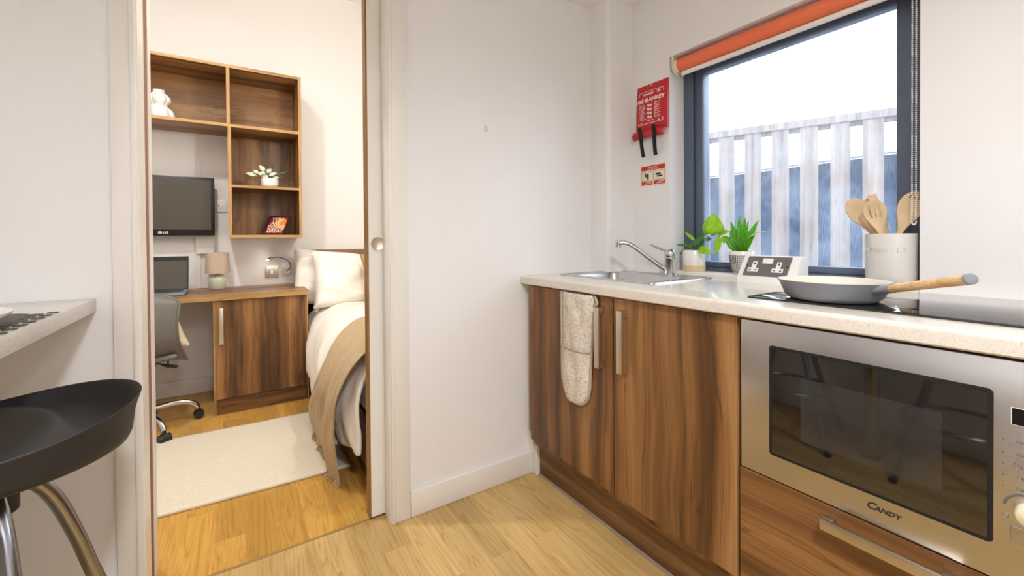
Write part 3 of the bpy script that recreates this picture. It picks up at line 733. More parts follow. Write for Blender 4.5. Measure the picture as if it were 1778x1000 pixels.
g1 = crop(300, 575, (1.765, 1.182), zs+.094)
sets = {'leaf1': [((570, 378), (568, 130), 245, -.01, True), ((600, 375), (745, 345), 70, .0, False), ((625, 392), (597, 618), 85, -.005, False), ((400, 540), (582, 608), 95, -.03, False), ((485, 372), (412, 345), 60, 0, False), ((325, 462), (188, 345), 42, -.01, False), ((640, 400), (670, 490), 55, .01, False)],
        'leaf2': [((300, 505), (455, 425), 75, -.02, False), ((330, 470), (445, 365), 60, .0, False), ((250, 515), (85, 508), 34, -.02, False), ((205, 545), (135, 640), 34, -.02, False), ((470, 430), (540, 445), 60, -.01, False), ((370, 540), (480, 520), 70, -.02, False), ((250, 540), (330, 480), 55, -.02, False), ((390, 480), (380, 400), 50, .01, False)]}
for mat_, ls in sets.items():
    for bs, tp_, wd, dep, h in ls:
        b = B(); leaf(b, g1(*bs, dep), g1(*tp_, dep-.006), wd*KP, (-.95, -.2, .25), heart=h, droop=.06); obj('leaf', b, mat_, p1, smooth=60, solid=.0006)
b = B()
for bs in [(570, 378), (600, 375), (625, 392), (400, 540), (485, 372), (325, 462), (300, 505), (330, 470), (250, 515), (205, 545), (470, 430)]:
    e = g1(*bs, -.008); s0 = g1(300+random.uniform(-30, 40), 600, 0); m_ = ((s0[0]+e[0])/2, (s0[1]*.6+e[1]*.4), (s0[2]*.4+e[2]*.6)+.006)
    tube(b, smooth_path([s0, m_, e], 5), .0011, 6)
tube(b, smooth_path([g1(485, 372, -.008), g1(540, 385, -.01), g1(580, 378, -.01), g1(640, 385, -.01)], 4), .0012, 6)
obj('stems', b, 'stem', p1, smooth=60)
# bladed plant in the patterned pot
pb = (1.765, .966)
p2 = thing('bladed_plant', (pb[0], pb[1], zs), 'bright green bladed plant in black and white dashed pot behind socket box', 'plant')
prof2 = [(0, 0), (.026, 0), (.033, .004), (.042, .03), (.0475, .06), (.0495, .094), (.0475, .096), (.0455, .094), (.044, .078), (0, .078)]
b = B(); lathe(b, prof2, (pb[0], pb[1], zs), 48); pot2 = obj('pot', b, 'ceramic', p2, smooth=50)
b = B()
def pr2(z):
    for (r0, z0_), (r1, z1_) in zip(prof2[1:6], prof2[2:6]):
        if z <= z1_: return r0+(r1-r0)*(z-z0_)/(z1_-z0_+1e-9)
    return .0495
for row in range(9):
    z = .010+row*.0083
    for k in range(44):
        a = 2*PI*(k+.5*(row % 2)*0)/44; r = pr2(z+.003)+.0003; r2 = pr2(z-.003)+.0003
        da = .045
        q = [(r2, a-da, z-.0029), (r2, a+da, z-.0029), (r, a+da, z+.0029), (r, a-da, z+.0029)]
        vs = [b.verts.new((pb[0]+rr*math.cos(aa), pb[1]+rr*math.sin(aa), zs+zz)) for rr, aa, zz in q]; b.faces.new(vs)
obj('dash_pattern', b, 'darkink', pot2, solid=.0003, label='rows of small black dashes')
b = B(); lathe(b, [(0, .082), (.0435, .078)], (pb[0], pb[1], zs), 32); obj('soil', b, 'soil', p2)
g2 = crop(850, 575, (1.765, .966), zs+.096)
for tp_, wd, dep in [((705, 232), 62, .01), ((822, 185), 70, .0), ((905, 240), 60, .012), ((1032, 235), 62, .0), ((678, 402), 95, -.02), ((735, 345), 80, -.015), ((965, 425), 95, -.02), ((1012, 372), 70, -.01), ((868, 205), 60, .015), ((905, 430), 80, -.025), ((770, 300), 75, -.005)]:
    mid = ((850+tp_[0])/2*1.0+(tp_[0]-850)*.02, (575+tp_[1])/2)
    b = B(); s0 = Vector(g2(850, 600, 0)); e = Vector(g2(*tp_, dep)); leaf(b, s0, e, wd*KP*1.15, (-.95, -.25, .2), droop=.05, fold=.2); obj('leaf', b, 'leaf3', p2, smooth=60, solid=.0007)
b = B(); leaf(b, g2(880, 500, -.01), g2(1160, 352, -.012), 26*KP, (-.6, 0, .8), droop=.14); obj('leaf', b, 'leaf4', p2, smooth=60, solid=.0006, label='thin pale leaf stretching right')

# ------------------------------------------------------------------ roller blind
rb = thing('roller_blind', (1.685, .82, 1.89), 'rolled-up orange roller blind above the window', 'blind')
b = B(); tube(b, [(1.750, 1.248, 1.907), (1.750, .425, 1.907)], .029, 32); obj('fabric_roll', b, 'orange', rb, smooth=50)
b = B(); tube(b, [(1.757, 1.240, 1.867), (1.757, .428, 1.867)], .0108, 16, ry=1.0); obj('bottom_rail', b, 'whitepl', rb, smooth=50, label='white bottom rail')
for yy in (1.262, .407):
    b = B(); pts = [(1.790, 1.868), (1.790, 1.946), (1.714, 1.946), (1.714, 1.90)] + [(1.750+.036*math.cos(a), 1.902+.040*math.sin(a)) for a in [math.radians(d) for d in range(190, 351, 16)]]
    prism(b, pts, 'y', yy, yy+.004); obj('bracket', b, 'ivory', rb, smooth=40)
    b = B(); tube(b, [(1.750, yy-.012, 1.907), (1.750, yy-.0005, 1.907)] if yy > 1 else [(1.750, yy+.0045, 1.907), (1.750, yy+.016, 1.907)], .0265, 28); obj('end_cap', b, 'whitepl', rb, smooth=50)
ch = B()
z = 1.90
while z > 1.145:
    for yy, xx in ((.4235, 1.7185), (.4165, 1.7265)):
        lathe(ch, [(0, -.0024), (.0017, -.0016), (.0024, 0), (.0017, .0016), (0, .0024)], (xx, yy, z), 8)
    z -= .0062
for k in range(9):
    a = PI+PI*k/8; lathe(ch, [(0, -.0024), (.0017, -.0016), (.0024, 0), (.0017, .0016), (0, .0024)], (1.7225+.004*math.cos(a), .420-.004*math.cos(a), 1.143+.010*math.sin(a)), 8)
obj('bead_chain', ch, 'whitepl', rb, smooth=60, label='metal bead pull chain')

# ------------------------------------------------------------------ fire blanket and its sign
fbk = thing('fire_blanket_pouch', (W, 1.37, 1.6), 'red fire blanket pouch with two black pull tapes on the window wall', 'fire blanket')
b = B()
def fpch(u, v):
    y = 1.464-.183*u; zt = 1.855; zb2 = 1.625
    z = zt+(zb2-zt)*v
    x = W-.004-.020*math.sin(PI*min(v, .98))**.6*(math.sin(PI*min(max(u, .02), .98))**.5) - .012*v
    return (x, y, z)
grid(b, 13, 17, fpch)
def fback(u, v):
    p = fpch(u, v); return (W-.0005, p[1], p[2])
grid(b, 2, 2, lambda u, v: fback(u, v))
for (u0, v0, u1, v1) in ((0, 0, 0, 1), (1, 0, 1, 1), (0, 0, 1, 0), (0, 1, 1, 1)):
    grid(b, 2, 13, lambda a, t: (fpch if a else fback)(u0+(u1-u0)*t, v0+(v1-v0)*t))
obj('pouch', b, 'red', fbk, smooth=50)
b = B(); grid(b, 9, 9, lambda u, v: (W-.020-.014*math.sin(PI*v), 1.474-.178*u, 1.628-.040*v+.004*math.sin(PI*u))); obj('bottom_flap', b, 'red', fbk, smooth=60, solid=.003)
xt = W-.034
def on(u, v, d=.0012): p = fpch(u, v); return (p[0]-d, p[1], p[2])
def flatstrip(bm, u0, u1, v0, v1, d=.0014, n=6):
    grid(bm, n+1, 2, lambda a, c_: on(u0+(u1-u0)*a, v0+(v1-v0)*c_, d))
def fs_text(name, s, size, u, v, spacing=1):
    bm = bmesh.new(); cu = bpy.data.curves.new('t', 'FONT'); cu.body = s; cu.size = size; cu.align_x = 'CENTER'; cu.align_y = 'CENTER'; cu.resolution_u = 2; cu.offset = size*.04
    t = bpy.data.objects.new('t', cu); C.objects.link(t); dg = bpy.context.evaluated_depsgraph_get(); me = bpy.data.meshes.new_from_object(t.evaluated_get(dg)); C.objects.unlink(t); bpy.data.objects.remove(t)
    bm.from_mesh(me); bpy.data.meshes.remove(me)
    for q in bm.verts:
        uu = u+q.co.x/.183; vv = v-q.co.y/.23; q.co = Vector(on(uu, vv, .0016))
    return obj(name, bm, 'whiteink', fbk)
fs_text('printed_title', 'FIRE BLANKET', .0255, .49, .365)
fs_text('printed_heading', 'Firechief', .017, .44, .235)
b = B()
for u0, v0, u1, v1 in ((.10, .17, .115, .86), (.885, .17, .90, .86), (.10, .165, .90, .175), (.10, .855, .90, .865)): flatstrip(b, u0, u1, v0, v1)
for r_ in range(9):
    v_ = .45+r_*.038
    flatstrip(b, .15, .33+.03*(r_ % 3), v_, v_+.012); flatstrip(b, .66, .83-.03*(r_ % 2), v_, v_+.012)
for r_ in range(4):
    v_ = .46+r_*.082
    flatstrip(b, .44, .50, v_, v_+.045); flatstrip(b, .51, .585, v_+.012, v_+.055); flatstrip(b, .455, .57, v_+.058, v_+.064)
flatstrip(b, .40, .62, .80, .812); flatstrip(b, .20, .24, .82, .845); flatstrip(b, .76, .80, .82, .845)
tube(b, [on(.76+.05*math.cos(k*PI/6), .225+.035*math.sin(k*PI/6)) for k in range(12)], .0008, 4, closed=True); flatstrip(b, .735, .785, .21, .24)
obj('printed_panel', b, 'whiteink', fbk)
b = B(); lathe(b, [(0, .0), (.005, 0), (.005, .004), (.002, .007), (0, .007)], seg=14)
for v in b.verts: v.co = Vector((W-.008-v.co.z, 1.375+v.co.x, 1.845+v.co.y))
obj('hanging_eyelet', b, 'satin', fbk, smooth=50)
for y0, dx, dy in ((1.432, .0, -.012), (1.348, 0, .0)):
    b = B(); grid(b, 2, 12, lambda u, v: (W-.045+.018*v+.004*math.sin(v*5), y0-.021*u+dy*v+.003*math.sin(v*4), 1.640-.145*v)); obj('pull_tape', b, 'tape', fbk, smooth=60, solid=.0016, label='black webbing pull tape')

sg = thing('fire_blanket_sign', (W, 1.375, 1.40), 'small red and white fire instruction label below the fire blanket', 'sign')
b = B(); box(b, W-.0012, W-.0001, 1.298, 1.452, 1.352, 1.462); obj('backing', b, 'ivory', sg)
b = B(); box(b, W-.0016, W-.0012, 1.305, 1.445, 1.432, 1.454); box(b, W-.0016, W-.0012, 1.305, 1.372, 1.360, 1.378); box(b, W-.0016, W-.0012, 1.378, 1.445, 1.360, 1.378); obj('red_bands', b, 'redink', sg)
b = B()
for y0 in (1.305, 1.378): rframe(b, W-.0016, W-.0012, y0, y0+.067, 1.382, 1.427, .0015, 0)
for y0, z0_, y1, z1_ in ((1.40, 1.39, 1.414, 1.415), (1.416, 1.40, 1.424, 1.42), (1.32, 1.395, 1.352, 1.402), (1.33, 1.404, 1.36, 1.414)): box(b, W-.0016, W-.0012, y0, y1, z0_, z1_)
obj('pictograms', b, 'darkink', sg)
text('sign_heading', 'Fire blanket', .0105, (W-.0018, 1.375, 1.446), FX, 'whiteink', sg)
b = B()
box(b, W-.0019, W-.0017, 1.34, 1.41, 1.4365, 1.438); obj('printed_line', b, 'whiteink', sg)
for y0 in (1.31, 1.383):
    for k in range(2): obj('printed_line', box(B(), W-.0019, W-.0017, y0, y0+.045-.01*k, 1.365+.006*k, 1.367+.006*k), 'whiteink', sg)

# wall hook
wh = thing('wall_hook', (.918, FAR, 1.584), 'tiny clear adhesive hook on the bare white wall', 'hook')
b = B(); box(b, .910, .926, FAR-.0025, FAR, 1.565, 1.602, .001); hk = obj('backplate', b, 'whitepl', wh)
b = B(); tube(b, smooth_path([(.918, FAR-.003, 1.597), (.918, FAR-.007, 1.588), (.918, FAR-.007, 1.572), (.918, FAR-.014, 1.571), (.918, FAR-.015, 1.580)], 4), .0016, 8); obj('hook_wire', b, 'satin', wh, smooth=50)

# ------------------------------------------------------------------ oven mitt (double glove draped from the cabinet door)
mt = thing('oven_mitt', (1.10, 1.245, .45), 'beige leaf-patterned oven glove hanging over the left cabinet door', 'oven glove')
my = [(.885, 1.345, 1.150), (.80, 1.345, 1.155), (.70, 1.344, 1.170), (.60, 1.345, 1.180), (.53, 1.343, 1.184), (.495, 1.333, 1.192), (.47, 1.315, 1.208), (.455, 1.295, 1.228), (.4515, 1.278, 1.245)]
def mitt_edge(z):
    for (z0_, a0, b0), (z1_, a1, b1) in zip(my, my[1:]):
        if z >= z1_-1e-9: k = (z0_-z)/(z0_-z1_); return a0+(a1-a0)*k, b0+(b1-b0)*k
    return my[-1][1:]
def mittf(x0, bul, z0_=.885, zz=.4515):
    def f(u, v):
        v2 = 1-(1-v)**1.6; z = z0_+(zz-z0_)*v2; a, c_ = mitt_edge(z); e = (2*u-1)
        y = a+(c_-a)*u
        return (x0-bul*(1-abs(e)**3)*(min(1, (1-v)*6)**.5)-.003*noise.noise(Vector((y*30, z*14, 3)))*4*(1-abs(e)), y, z)
    return f
b = B(); grid(b, 15, 40, mittf(1.1125, .022)); grid(b, 2, 40, mittf(1.1140, 0)); obj('padded_body', b, 'mitt', mt, smooth=60, solid=.002)
b = B(); grid(b, 15, 24, mittf(1.1085, .022, .668)); obj('lower_pocket', b, 'mitt', mt, smooth=60, solid=.003)
ed = [mitt_edge(.885-(.885-.4515)*(1-(1-k/24)**1.6))+(.885-(.885-.4515)*(1-(1-k/24)**1.6),) for k in range(25)]
b = B(); tube(b, [(1.1085, a+.002, z) for a, c_, z in ed]+[(1.1085, c_-.002, z) for a, c_, z in ed[::-1]], .0052, 8); bd = obj('binding', b, 'mitt_bind', mt, smooth=60, label='plain taupe bound edge')
f_ = mittf(1.1085, .022, .668)
b = B(); tube(b, [Vector(f_(k/14, 0))-Vector((.003, 0, 0)) for k in range(15)], .0042, 8); obj('pocket_hem', b, 'mitt_bind', mt, smooth=60)
b = B(); tube(b, smooth_path([(1.107, 1.154, .884), (1.104, 1.146, .877), (1.103, 1.136, .866), (1.104, 1.139, .854), (1.107, 1.158, .850)], 5), .0045, 8); obj('hanging_loop', b, 'mitt_bind', mt, smooth=60)

# ------------------------------------------------------------------ breakfast bar, placemat, bowl, stools
bt = thing('breakfast_bar', (-.56, .8, 0), 'speckled pale breakfast bar fixed to the wall left of the doorway', 'counter')
b = B(); box(b, LX+.001, -.336, -.25, FAR-.001, .904, .942, .003); obj('bar_top', b, 'bar', bt, smooth=40)
b = B(); tube(b, [(-.415, .80, .012), (-.415, .80, .9035)], .030, 28); lg_ = obj('leg', b, 'chrome', bt, smooth=50)
b = B(); lathe(b, [(0, 0), (.040, 0), (.040, .008), (.031, .014), (0, .014)], (-.415, .80, 0), 28); obj('foot', b, 'black', lg_, smooth=50)
pm = thing('placemat', (-.56, 1.13, .942), 'charcoal placemat with honeycomb-cut edge on the breakfast bar', 'placemat')
b = B()
R_ = .0165
def hexa(bm, cx, cy, r, z0_, z1_):
    prism(bm, [(cx+r*math.cos(PI/6+k*PI/3), cy+r*math.sin(PI/6+k*PI/3)) for k in range(6)], 'z', z0_, z1_)
prism(b, rrect(.345, .430, .06, 6, -.5475, 1.155), 'z', .9425, .9440)
for k in range(9): hexa(b, -.372, .985+.042*k, .0165, .9424, .9441)
obj('mat_sheet', b, 'mat_dark', pm)
for k in range(9):
    b = B(); hexa(b, -.3475, 1.006+.042*k, .0105, .9425, .9440); obj('edge_hexagon', b, 'mat_dark', pm)
bw = thing('bowl', (-.53, 1.165, .9447), 'white shallow bowl on the charcoal placemat', 'bowl')
b = B(); lathe(b, [(0, 0), (.060, 0), (.075, .002), (.12, .016), (.139, .030), (.140, .0325), (.137, .0325), (.118, .019), (.075, .007), (0, .005)], (-.478, 1.10, .9447), 56); obj('dish', b, 'ceramic', bw, smooth=50)

def stool(cx, cy, rot, label, legrot):
    o = thing('bar_stool', (cx, cy, 0), label, 'stool', 'bar stools at the breakfast bar')
    # seat shell
    a0 = rot; R0 = .190; zb_, zs_ = .700, .747
    def lipz(t):
        k = max(0, math.cos((t-a0)*.80)) if abs(((t-a0+PI) % (2*PI))-PI) < PI*.62 else 0
        return k**2.2
    b = B(); n = 96; rings = []
    for lvl in range(12):
        ring = []
        for j in range(n):
            t = 2*PI*j/n; dt = ((t-a0+PI) % (2*PI))-PI; k = lipz(a0+dt)
            rimz = .752+.031*k; rimr = R0+.004+.030*k
            prof = [(.05, zb_-.022), (R0*.72, zb_-.020-.006*k), (R0*.94+.018*k, zb_-.012-.008*k), (R0*.985+.022*k, zb_+.002-.006*k), (R0*.995+.021*k, zb_+.58*(rimz-zb_)), (rimr, rimz-.002), (rimr-.001, rimz), (rimr-.006, rimz-.001), (R0*.985-.004*k, zs_+.002-.026*k), (R0*.955-.055*k, zs_+.006-.030*k), (R0*.92-.085*k, zs_+.010), (R0*.45, zs_+.008)]
            r_, z_ = prof[lvl]
            ring.append(b.verts.new((cx+r_*math.cos(t), cy+r_*math.sin(t), z_)))
        rings.append(ring)
    for A, Bq in zip(rings, rings[1:]):
        for j in range(n): b.faces.new([A[j], A[(j+1) % n], Bq[(j+1) % n], Bq[j]])
    c1 = b.verts.new((cx, cy, zb_-.024)); c2 = b.verts.new((cx, cy, zs_+.007))
    for j in range(n): b.faces.new([c1, rings[0][(j+1) % n], rings[0][j]]); b.faces.new([c2, rings[-1][j], rings[-1][(j+1) % n]])
    bmesh.ops.recalc_face_normals(b, faces=b.faces)
    obj('seat', b, 'seat', o, smooth=60, sub=1, label='black moulded seat with raised back lip')
    b = B(); tube(b, [(cx, cy, .600), (cx, cy, .668)], .045, 24); obj('hub', b, 'casterp', o, smooth=50)
    for k in range(4):
        a = legrot+k*PI/2; dx, dy = math.cos(a), math.sin(a)
        pts = smooth_path([(cx+dx*r, cy+dy*r, z) for r, z in ((.02, .645), (.055, .64), (.09, .59), (.125, .49), (.167, .34), (.229, .17), (.300, .012))], 6)
        b = B(); tube(b, pts, .0135, 16); lg = obj('leg', b, 'tube', o, smooth=50)
        b = B(); lathe(b, [(0, 0), (.016, 0), (.016, .018), (0, .018)], (cx+dx*.301, cy+dy*.301, 0), 16); obj('foot_cap', b, 'casterp', lg, smooth=50)
    b = B(); tube(b, [(cx+.193*math.cos(t), cy+.193*math.sin(t), .262) for t in [2*PI*j/48 for j in range(48)]], .0085, 12, closed=True); obj('foot_ring', b, 'tube', o, smooth=50)
    return o
stool(-.398, 1.172, .45, 'black-seated chrome bar stool nearest the doorway under the breakfast bar', math.radians(-57))
stool(-.47, .50, .25, 'black-seated bar stool nearer the camera, seen reflected in the microwave', math.radians(-57))

# ================================================================== BEDROOM
# wall shelf unit (upper row of two bays, lower-right column)
sf0, sfb = 3.46, BY-.001; t = .020
su = thing('wall_shelf_unit', (-.1, 3.63, 1.12), 'walnut wall shelf unit with open cubbyholes above the desk', 'shelf unit')
sxl, sxr, sxm = -.92, .398, -.058
zt_, zm, zb_ = 2.292, 1.893, 1.118
def shelf(name, x0, x1, z0_, z1_, mat, front='edge', y0=sf0):
    o = obj(name, box(B(), x0, x1, y0+.002, sfb, z0_, z1_), mat, su)
    obj('edging', box(B(), x0, x1, y0, y0+.0019, z0_, z1_), front, o, label='paler front edging strip'); return o
shelf('top_board', sxl, sxr-t, zt_-t, zt_, 'walnut_x')
shelf('long_shelf', sxl, sxr-t, zm-t, zm, 'walnut_x')
shelf('side_panel', sxr-t, sxr, zb_, zt_, 'walnut', 'edge_z')
shelf('side_panel', sxl-t, sxl, zm-t, zt_, 'walnut', 'edge_z')
shelf('divider', sxm, sxm+t, zm, zt_-t, 'walnut', 'edge_z')
shelf('lower_side_panel', sxm+.004, sxm+.004+t, zb_, zm-t, 'walnut', 'edge_z')
shelf('middle_shelf', sxm+.004+t, sxr-t, 1.463, 1.481, 'walnut_x')
shelf('bottom_board', sxm+.004+t, sxr-t, zb_, zb_+t, 'walnut_x')
obj('upper_back_panel', box(B(), sxl, sxr-t, sfb-.008, sfb, zm, zt_-t), 'walnut_x', su)
obj('lower_back_panel', box(B(), sxm+.004+t, sxr-t, sfb-.008, sfb, zb_+t, zm-t), 'walnut', su)

vs_ = thing('ribbed_vase', (-.425, 3.62, zm), 'white double-gourd ribbed vase on the top shelf', 'vase')
b = B(); lathe(b, [(0, 0), (.072, 0), (.084, .010), (.088, .035), (.080, .066), (.050, .092), (.042, .100), (.052, .112), (.066, .130), (.066, .148), (.050, .170), (.034, .182), (.030, .190), (.034, .202), (.030, .204), (.026, .196), (.024, .18), (0, .17)], (-.430, 3.62, zm), 120, flute=(9, .12)); obj('vase_body', b, 'ceramic', vs_, smooth=60)

# variegated plant on the middle shelf
q = (.200, 3.60, 1.481)
sp_ = thing('variegated_plant', q, 'small pale-leaved plant in a white pot on the middle shelf', 'plant')
b = B(); lathe(b, [(0, 0), (.050, 0), (.054, .004), (.055, .016), (.054, .018), (.058, .020), (.058, .068), (.056, .070), (.053, .068), (.053, .055), (0, .055)], q, 40); pq = obj('pot', b, 'ceramic', sp_, smooth=50)
b = B(); lathe(b, [(.0535, .0005), (.0558, .0035), (.0558, .016), (.0545, .017)], q, 40); obj('pot_base_band', b, 'pattband', pq, smooth=50)
b = B(); lathe(b, [(0, .060), (.0525, .057)], q, 24); obj('soil', b, 'soil', sp_)
KQ = .00066
def g3(x, y, dep=0): return (q[0]+(x-275)*KQ, q[1]+dep, q[2]+.068-(y-345)*KQ)
for bs, tp_, wd, m_ in [((150, 312), (42, 298), 46, 'leaf4'), ((165, 285), (118, 268), 40, 'leaf4'), ((228, 262), (172, 200), 50, 'leaf4'), ((232, 290), (178, 278), 40, 'leaf4'), ((262, 325), (190, 320), 52, 'leaf4'), ((245, 275), (295, 232), 46, 'leaf4'), ((265, 305), (345, 275), 40, 'leaf4'), ((300, 330), (365, 325), 42, 'leaf4'), ((300, 215), (322, 176), 30, 'leaf5'), ((330, 310), (400, 260), 26, 'leaf5'), ((370, 290), (450, 245), 22, 'leaf5'), ((340, 330), (405, 330), 22, 'leaf5'), ((290, 300), (330, 250), 28, 'leaf5'), ((210, 300), (150, 290), 36, 'leaf4')]:
    b = B(); leaf(b, g3(*bs, -.01-random.random()*.02), g3(*tp_, -.03+random.random()*.02), wd*KQ, (-.1, -.95, .3), droop=.06); obj('leaf', b, m_, sp_, smooth=60, solid=.0008)
b = B()
for e in [(150, 312), (165, 285), (228, 262), (262, 325), (245, 275), (300, 215), (330, 310), (370, 290), (265, 305)]:
    tube(b, smooth_path([g3(275, 352), g3((275+e[0])/2, (340+e[1])/2-8, -.01), g3(*e, -.015)], 4), .0012, 5)
obj('stems', b, 'stem', sp_, smooth=60)

# framed print leaning in the bottom cubbyhole
fr = thing('framed_print', (.235, 3.58, zb_+t), 'maroon framed motto print leaning in the bottom cubbyhole', 'picture frame', rotz=math.radians(-38))
o0 = Vector(fr['_org'])
def fpm(x, z, d=0):
    la = math.radians(33); return (o0.x+x, o0.y-.03+z*math.sin(la)-d*math.cos(la), o0.z+.001+z*math.cos(la)+d*math.sin(la)*-1*0+.0)
def fbx2(bm, x0, x1, z0_, z1_, d0, d1):
    v = [bm.verts.new(fpm(*p)) for p in [(x0,z0_,d0),(x1,z0_,d0),(x1,z1_,d0),(x0,z1_,d0),(x0,z0_,d1),(x1,z0_,d1),(x1,z1_,d1),(x0,z1_,d1)]]
    fs = [bm.faces.new([v[i] for i in f]) for f in [(0,3,2,1),(4,5,6,7),(0,1,5,4),(1,2,6,5),(2,3,7,6),(3,0,4,7)]]
    bmesh.ops.recalc_face_normals(bm, faces=fs)
w_, h_ = .165, .172
b = B(); fbx2(b, -w_/2, -w_/2+.014, 0, h_, 0, .014); fbx2(b, w_/2-.014, w_/2, 0, h_, 0, .014); fbx2(b, -w_/2+.014, w_/2-.014, 0, .014, 0, .014); fbx2(b, -w_/2+.014, w_/2-.014, h_-.014, h_, 0, .014); obj('frame', b, 'maroon', fr)
b = B(); fbx2(b, -w_/2+.014, w_/2-.014, .014, h_-.014, .002, .006); art = obj('print', b, 'artred', fr)
b = B(); bmesh.ops.create_circle(b, cap_ends=True, radius=.038, segments=28)
for v in b.verts: v.co = Vector(fpm(min(v.co.x+.026, w_/2-.0145), min(v.co.y+.112, h_-.0145), .0066))
obj('sun_disc', b, 'artorange', art)
b = B(); fbx2(b, .012, w_/2-.0145, .06, .11, .0061, .0064); obj('colour_patch', b, 'artorange', art)
for i, s_ in enumerate(('YOU', 'ARE', 'DOING', 'GREAT')):
    cu = bpy.data.curves.new('t', 'FONT'); cu.body = s_; cu.size = .040; cu.align_x = 'CENTER'; cu.align_y = 'CENTER'; cu.offset = .0012; cu.resolution_u = 3
    tt = bpy.data.objects.new('t', cu); C.objects.link(tt); dg = bpy.context.evaluated_depsgraph_get(); me = bpy.data.meshes.new_from_object(tt.evaluated_get(dg)); C.objects.unlink(tt); bpy.data.objects.remove(tt)
    b = B(); b.from_mesh(me); bpy.data.meshes.remove(me)
    for v in b.verts: v.co = Vector(fpm(v.co.x+[-.012, -.016, 0, 0][i], .138-.0345*i+v.co.y, .0072))
    obj('lettering', b, 'cream_ink', art)
b = B(); fbx2(b, -.02, .02, .02, .14, -.006, -.001); obj('stand', b, 'black', fr)

# monitor on the wall
tv = thing('wall_monitor', (-.47, 3.77, 1.34), 'small black monitor mounted on the bedroom wall above the desk', 'monitor')
X0, X1, Z0, Z1 = -.80, -.140, 1.136, 1.548
b = B(); box(b, X0, X1, 3.705, 3.745, Z0, Z1, .006); obj('casing', b, 'tvblack', tv, smooth=40)
b = B(); box(b, X0+.022, X1-.022, 3.7035, 3.7048, Z0+.042, Z1-.022); obj('screen', b, 'tvscreen', tv, label='dull grey-brown screen')
b = B(); box(b, -.55, -.35, 3.746, BY, 1.22, 1.42, .003); obj('wall_bracket', b, 'tvblack', tv)
b = B(); lathe(b, [(0, 0), (.011, 0), (.011, .001), (0, .001)], seg=20)
for v in b.verts: v.co = Vector((-.445+v.co.x, 3.7035-v.co.z, Z0+.021+v.co.y))
lgd = obj('emblem', b, 'whitepl', tv)
b = B(); tube(b, [(-.445+.0065*math.cos(a), 3.7020, Z0+.021+.0065*math.sin(a)) for a in [math.radians(d) for d in range(60, 361, 20)]], .0009, 5); box(b, -.445, -.4385, 3.7015, 3.7022, Z0+.0203, Z0+.0218); box(b, -.4465, -.4452, 3.7015, 3.7022, Z0+.0180, Z0+.0250); obj('emblem_face', b, 'darkink', tv)
text('logo', 'LG', .0225, (-.429, 3.7035, Z0+.021), FY, 'whitepl', tv, align='LEFT', offset=.0006)

# wall fittings
def plate(name, label, cat, x0, x1, z0_, z1_, mat='whitepl', th=.009, y=BY, group=None):
    o = thing(name, ((x0+x1)/2, y, z0_), label, cat, group)
    b = B(); box(b, x0, x1, y-th, y-.0002, z0_, z1_, .0015); obj('face_plate', b, mat, o, smooth=40); return o
o = plate('wall_socket', 'white wall socket between the monitor and the shelf unit', 'socket', -.155, -.070, 1.312, 1.396)
b = B(); box(b, -.098, -.088, BY-.0125, BY-.0092, 1.345, 1.362, .001); box(b, -.125, -.113, BY-.0122, BY-.0092, 1.338, 1.352, .0005); obj('rocker_switch', b, 'whitepl', o)
for dx, dz, w2, h2 in ((-.119, .040, .004, .010), (-.129, .022, .008, .003), (-.113, .022, .008, .003)): obj('pin_slot', box(B(), dx-w2/2, dx+w2/2, BY-.0098, BY-.0091, 1.318+dz-h2/2, 1.318+dz+h2/2), 'black', o)
o = plate('cable_box', 'white cable box on the wall directly under the monitor', 'cable box', -.256, -.150, 1.006, 1.150, th=.028)
b = B(); box(b, -.256, -.232, BY-.012, BY-.0002, .757, 1.005, .001); obj('trunking', b, 'whitepl', o, label='white cable trunking running down to the desk')
o = plate('switch_plate', 'satin metal switch plate on the wall above the right end of the desk', 'switch', .172, .262, .806, .898, 'satin')
b = B(); box(b, .203, .231, BY-.0135, BY-.0092, .838, .866, .001); obj('rocker_switch', b, 'whitepl', o, label='white rocker in the metal plate')
b = B(); box(b, .1995, .2345, BY-.0098, BY-.0091, .8345, .8695); obj('rocker_surround', b, 'black', o)
o = plate('blank_plate', 'white blank wall plate beside the pillow and metal switch', 'wall plate', .285, .375, .835, .925)
# flexible reading lamp
rl = thing('reading_lamp', (.335, BY, .87), 'flexible wall reading lamp with a glowing tip above the desk corner', 'lamp')
b = B(); tube(b, [(.312+.0, BY-.0015, .852), (.312, BY-.024, .852)], .028, 24); obj('wall_mount', b, 'chrome', rl, smooth=40)
pth = smooth_path([(.318, BY-.030, .853), (.345, BY-.036, .885), (.335, BY-.05, .925), (.300, BY-.06, .955), (.255, BY-.07, .968), (.212, BY-.08, .962)], 6)
b = B(); tube(b, pth, .0030, 10); obj('flexible_arm', b, 'casterp', rl, smooth=50)
b = B(); tube(b, [(.214, BY-.08, .9625), (.190, BY-.086, .953)], [.009, .012], 16); obj('lamp_head', b, 'chrome', rl, smooth=50)
b = B(); lathe(b, [(0, -.006), (.006, -.004), (.008, 0), (.006, .004), (0, .006)], (.186, BY-.0885, .951), 14); obj('glowing_led', b, 'led', rl, smooth=60, label='bright white glowing LED')

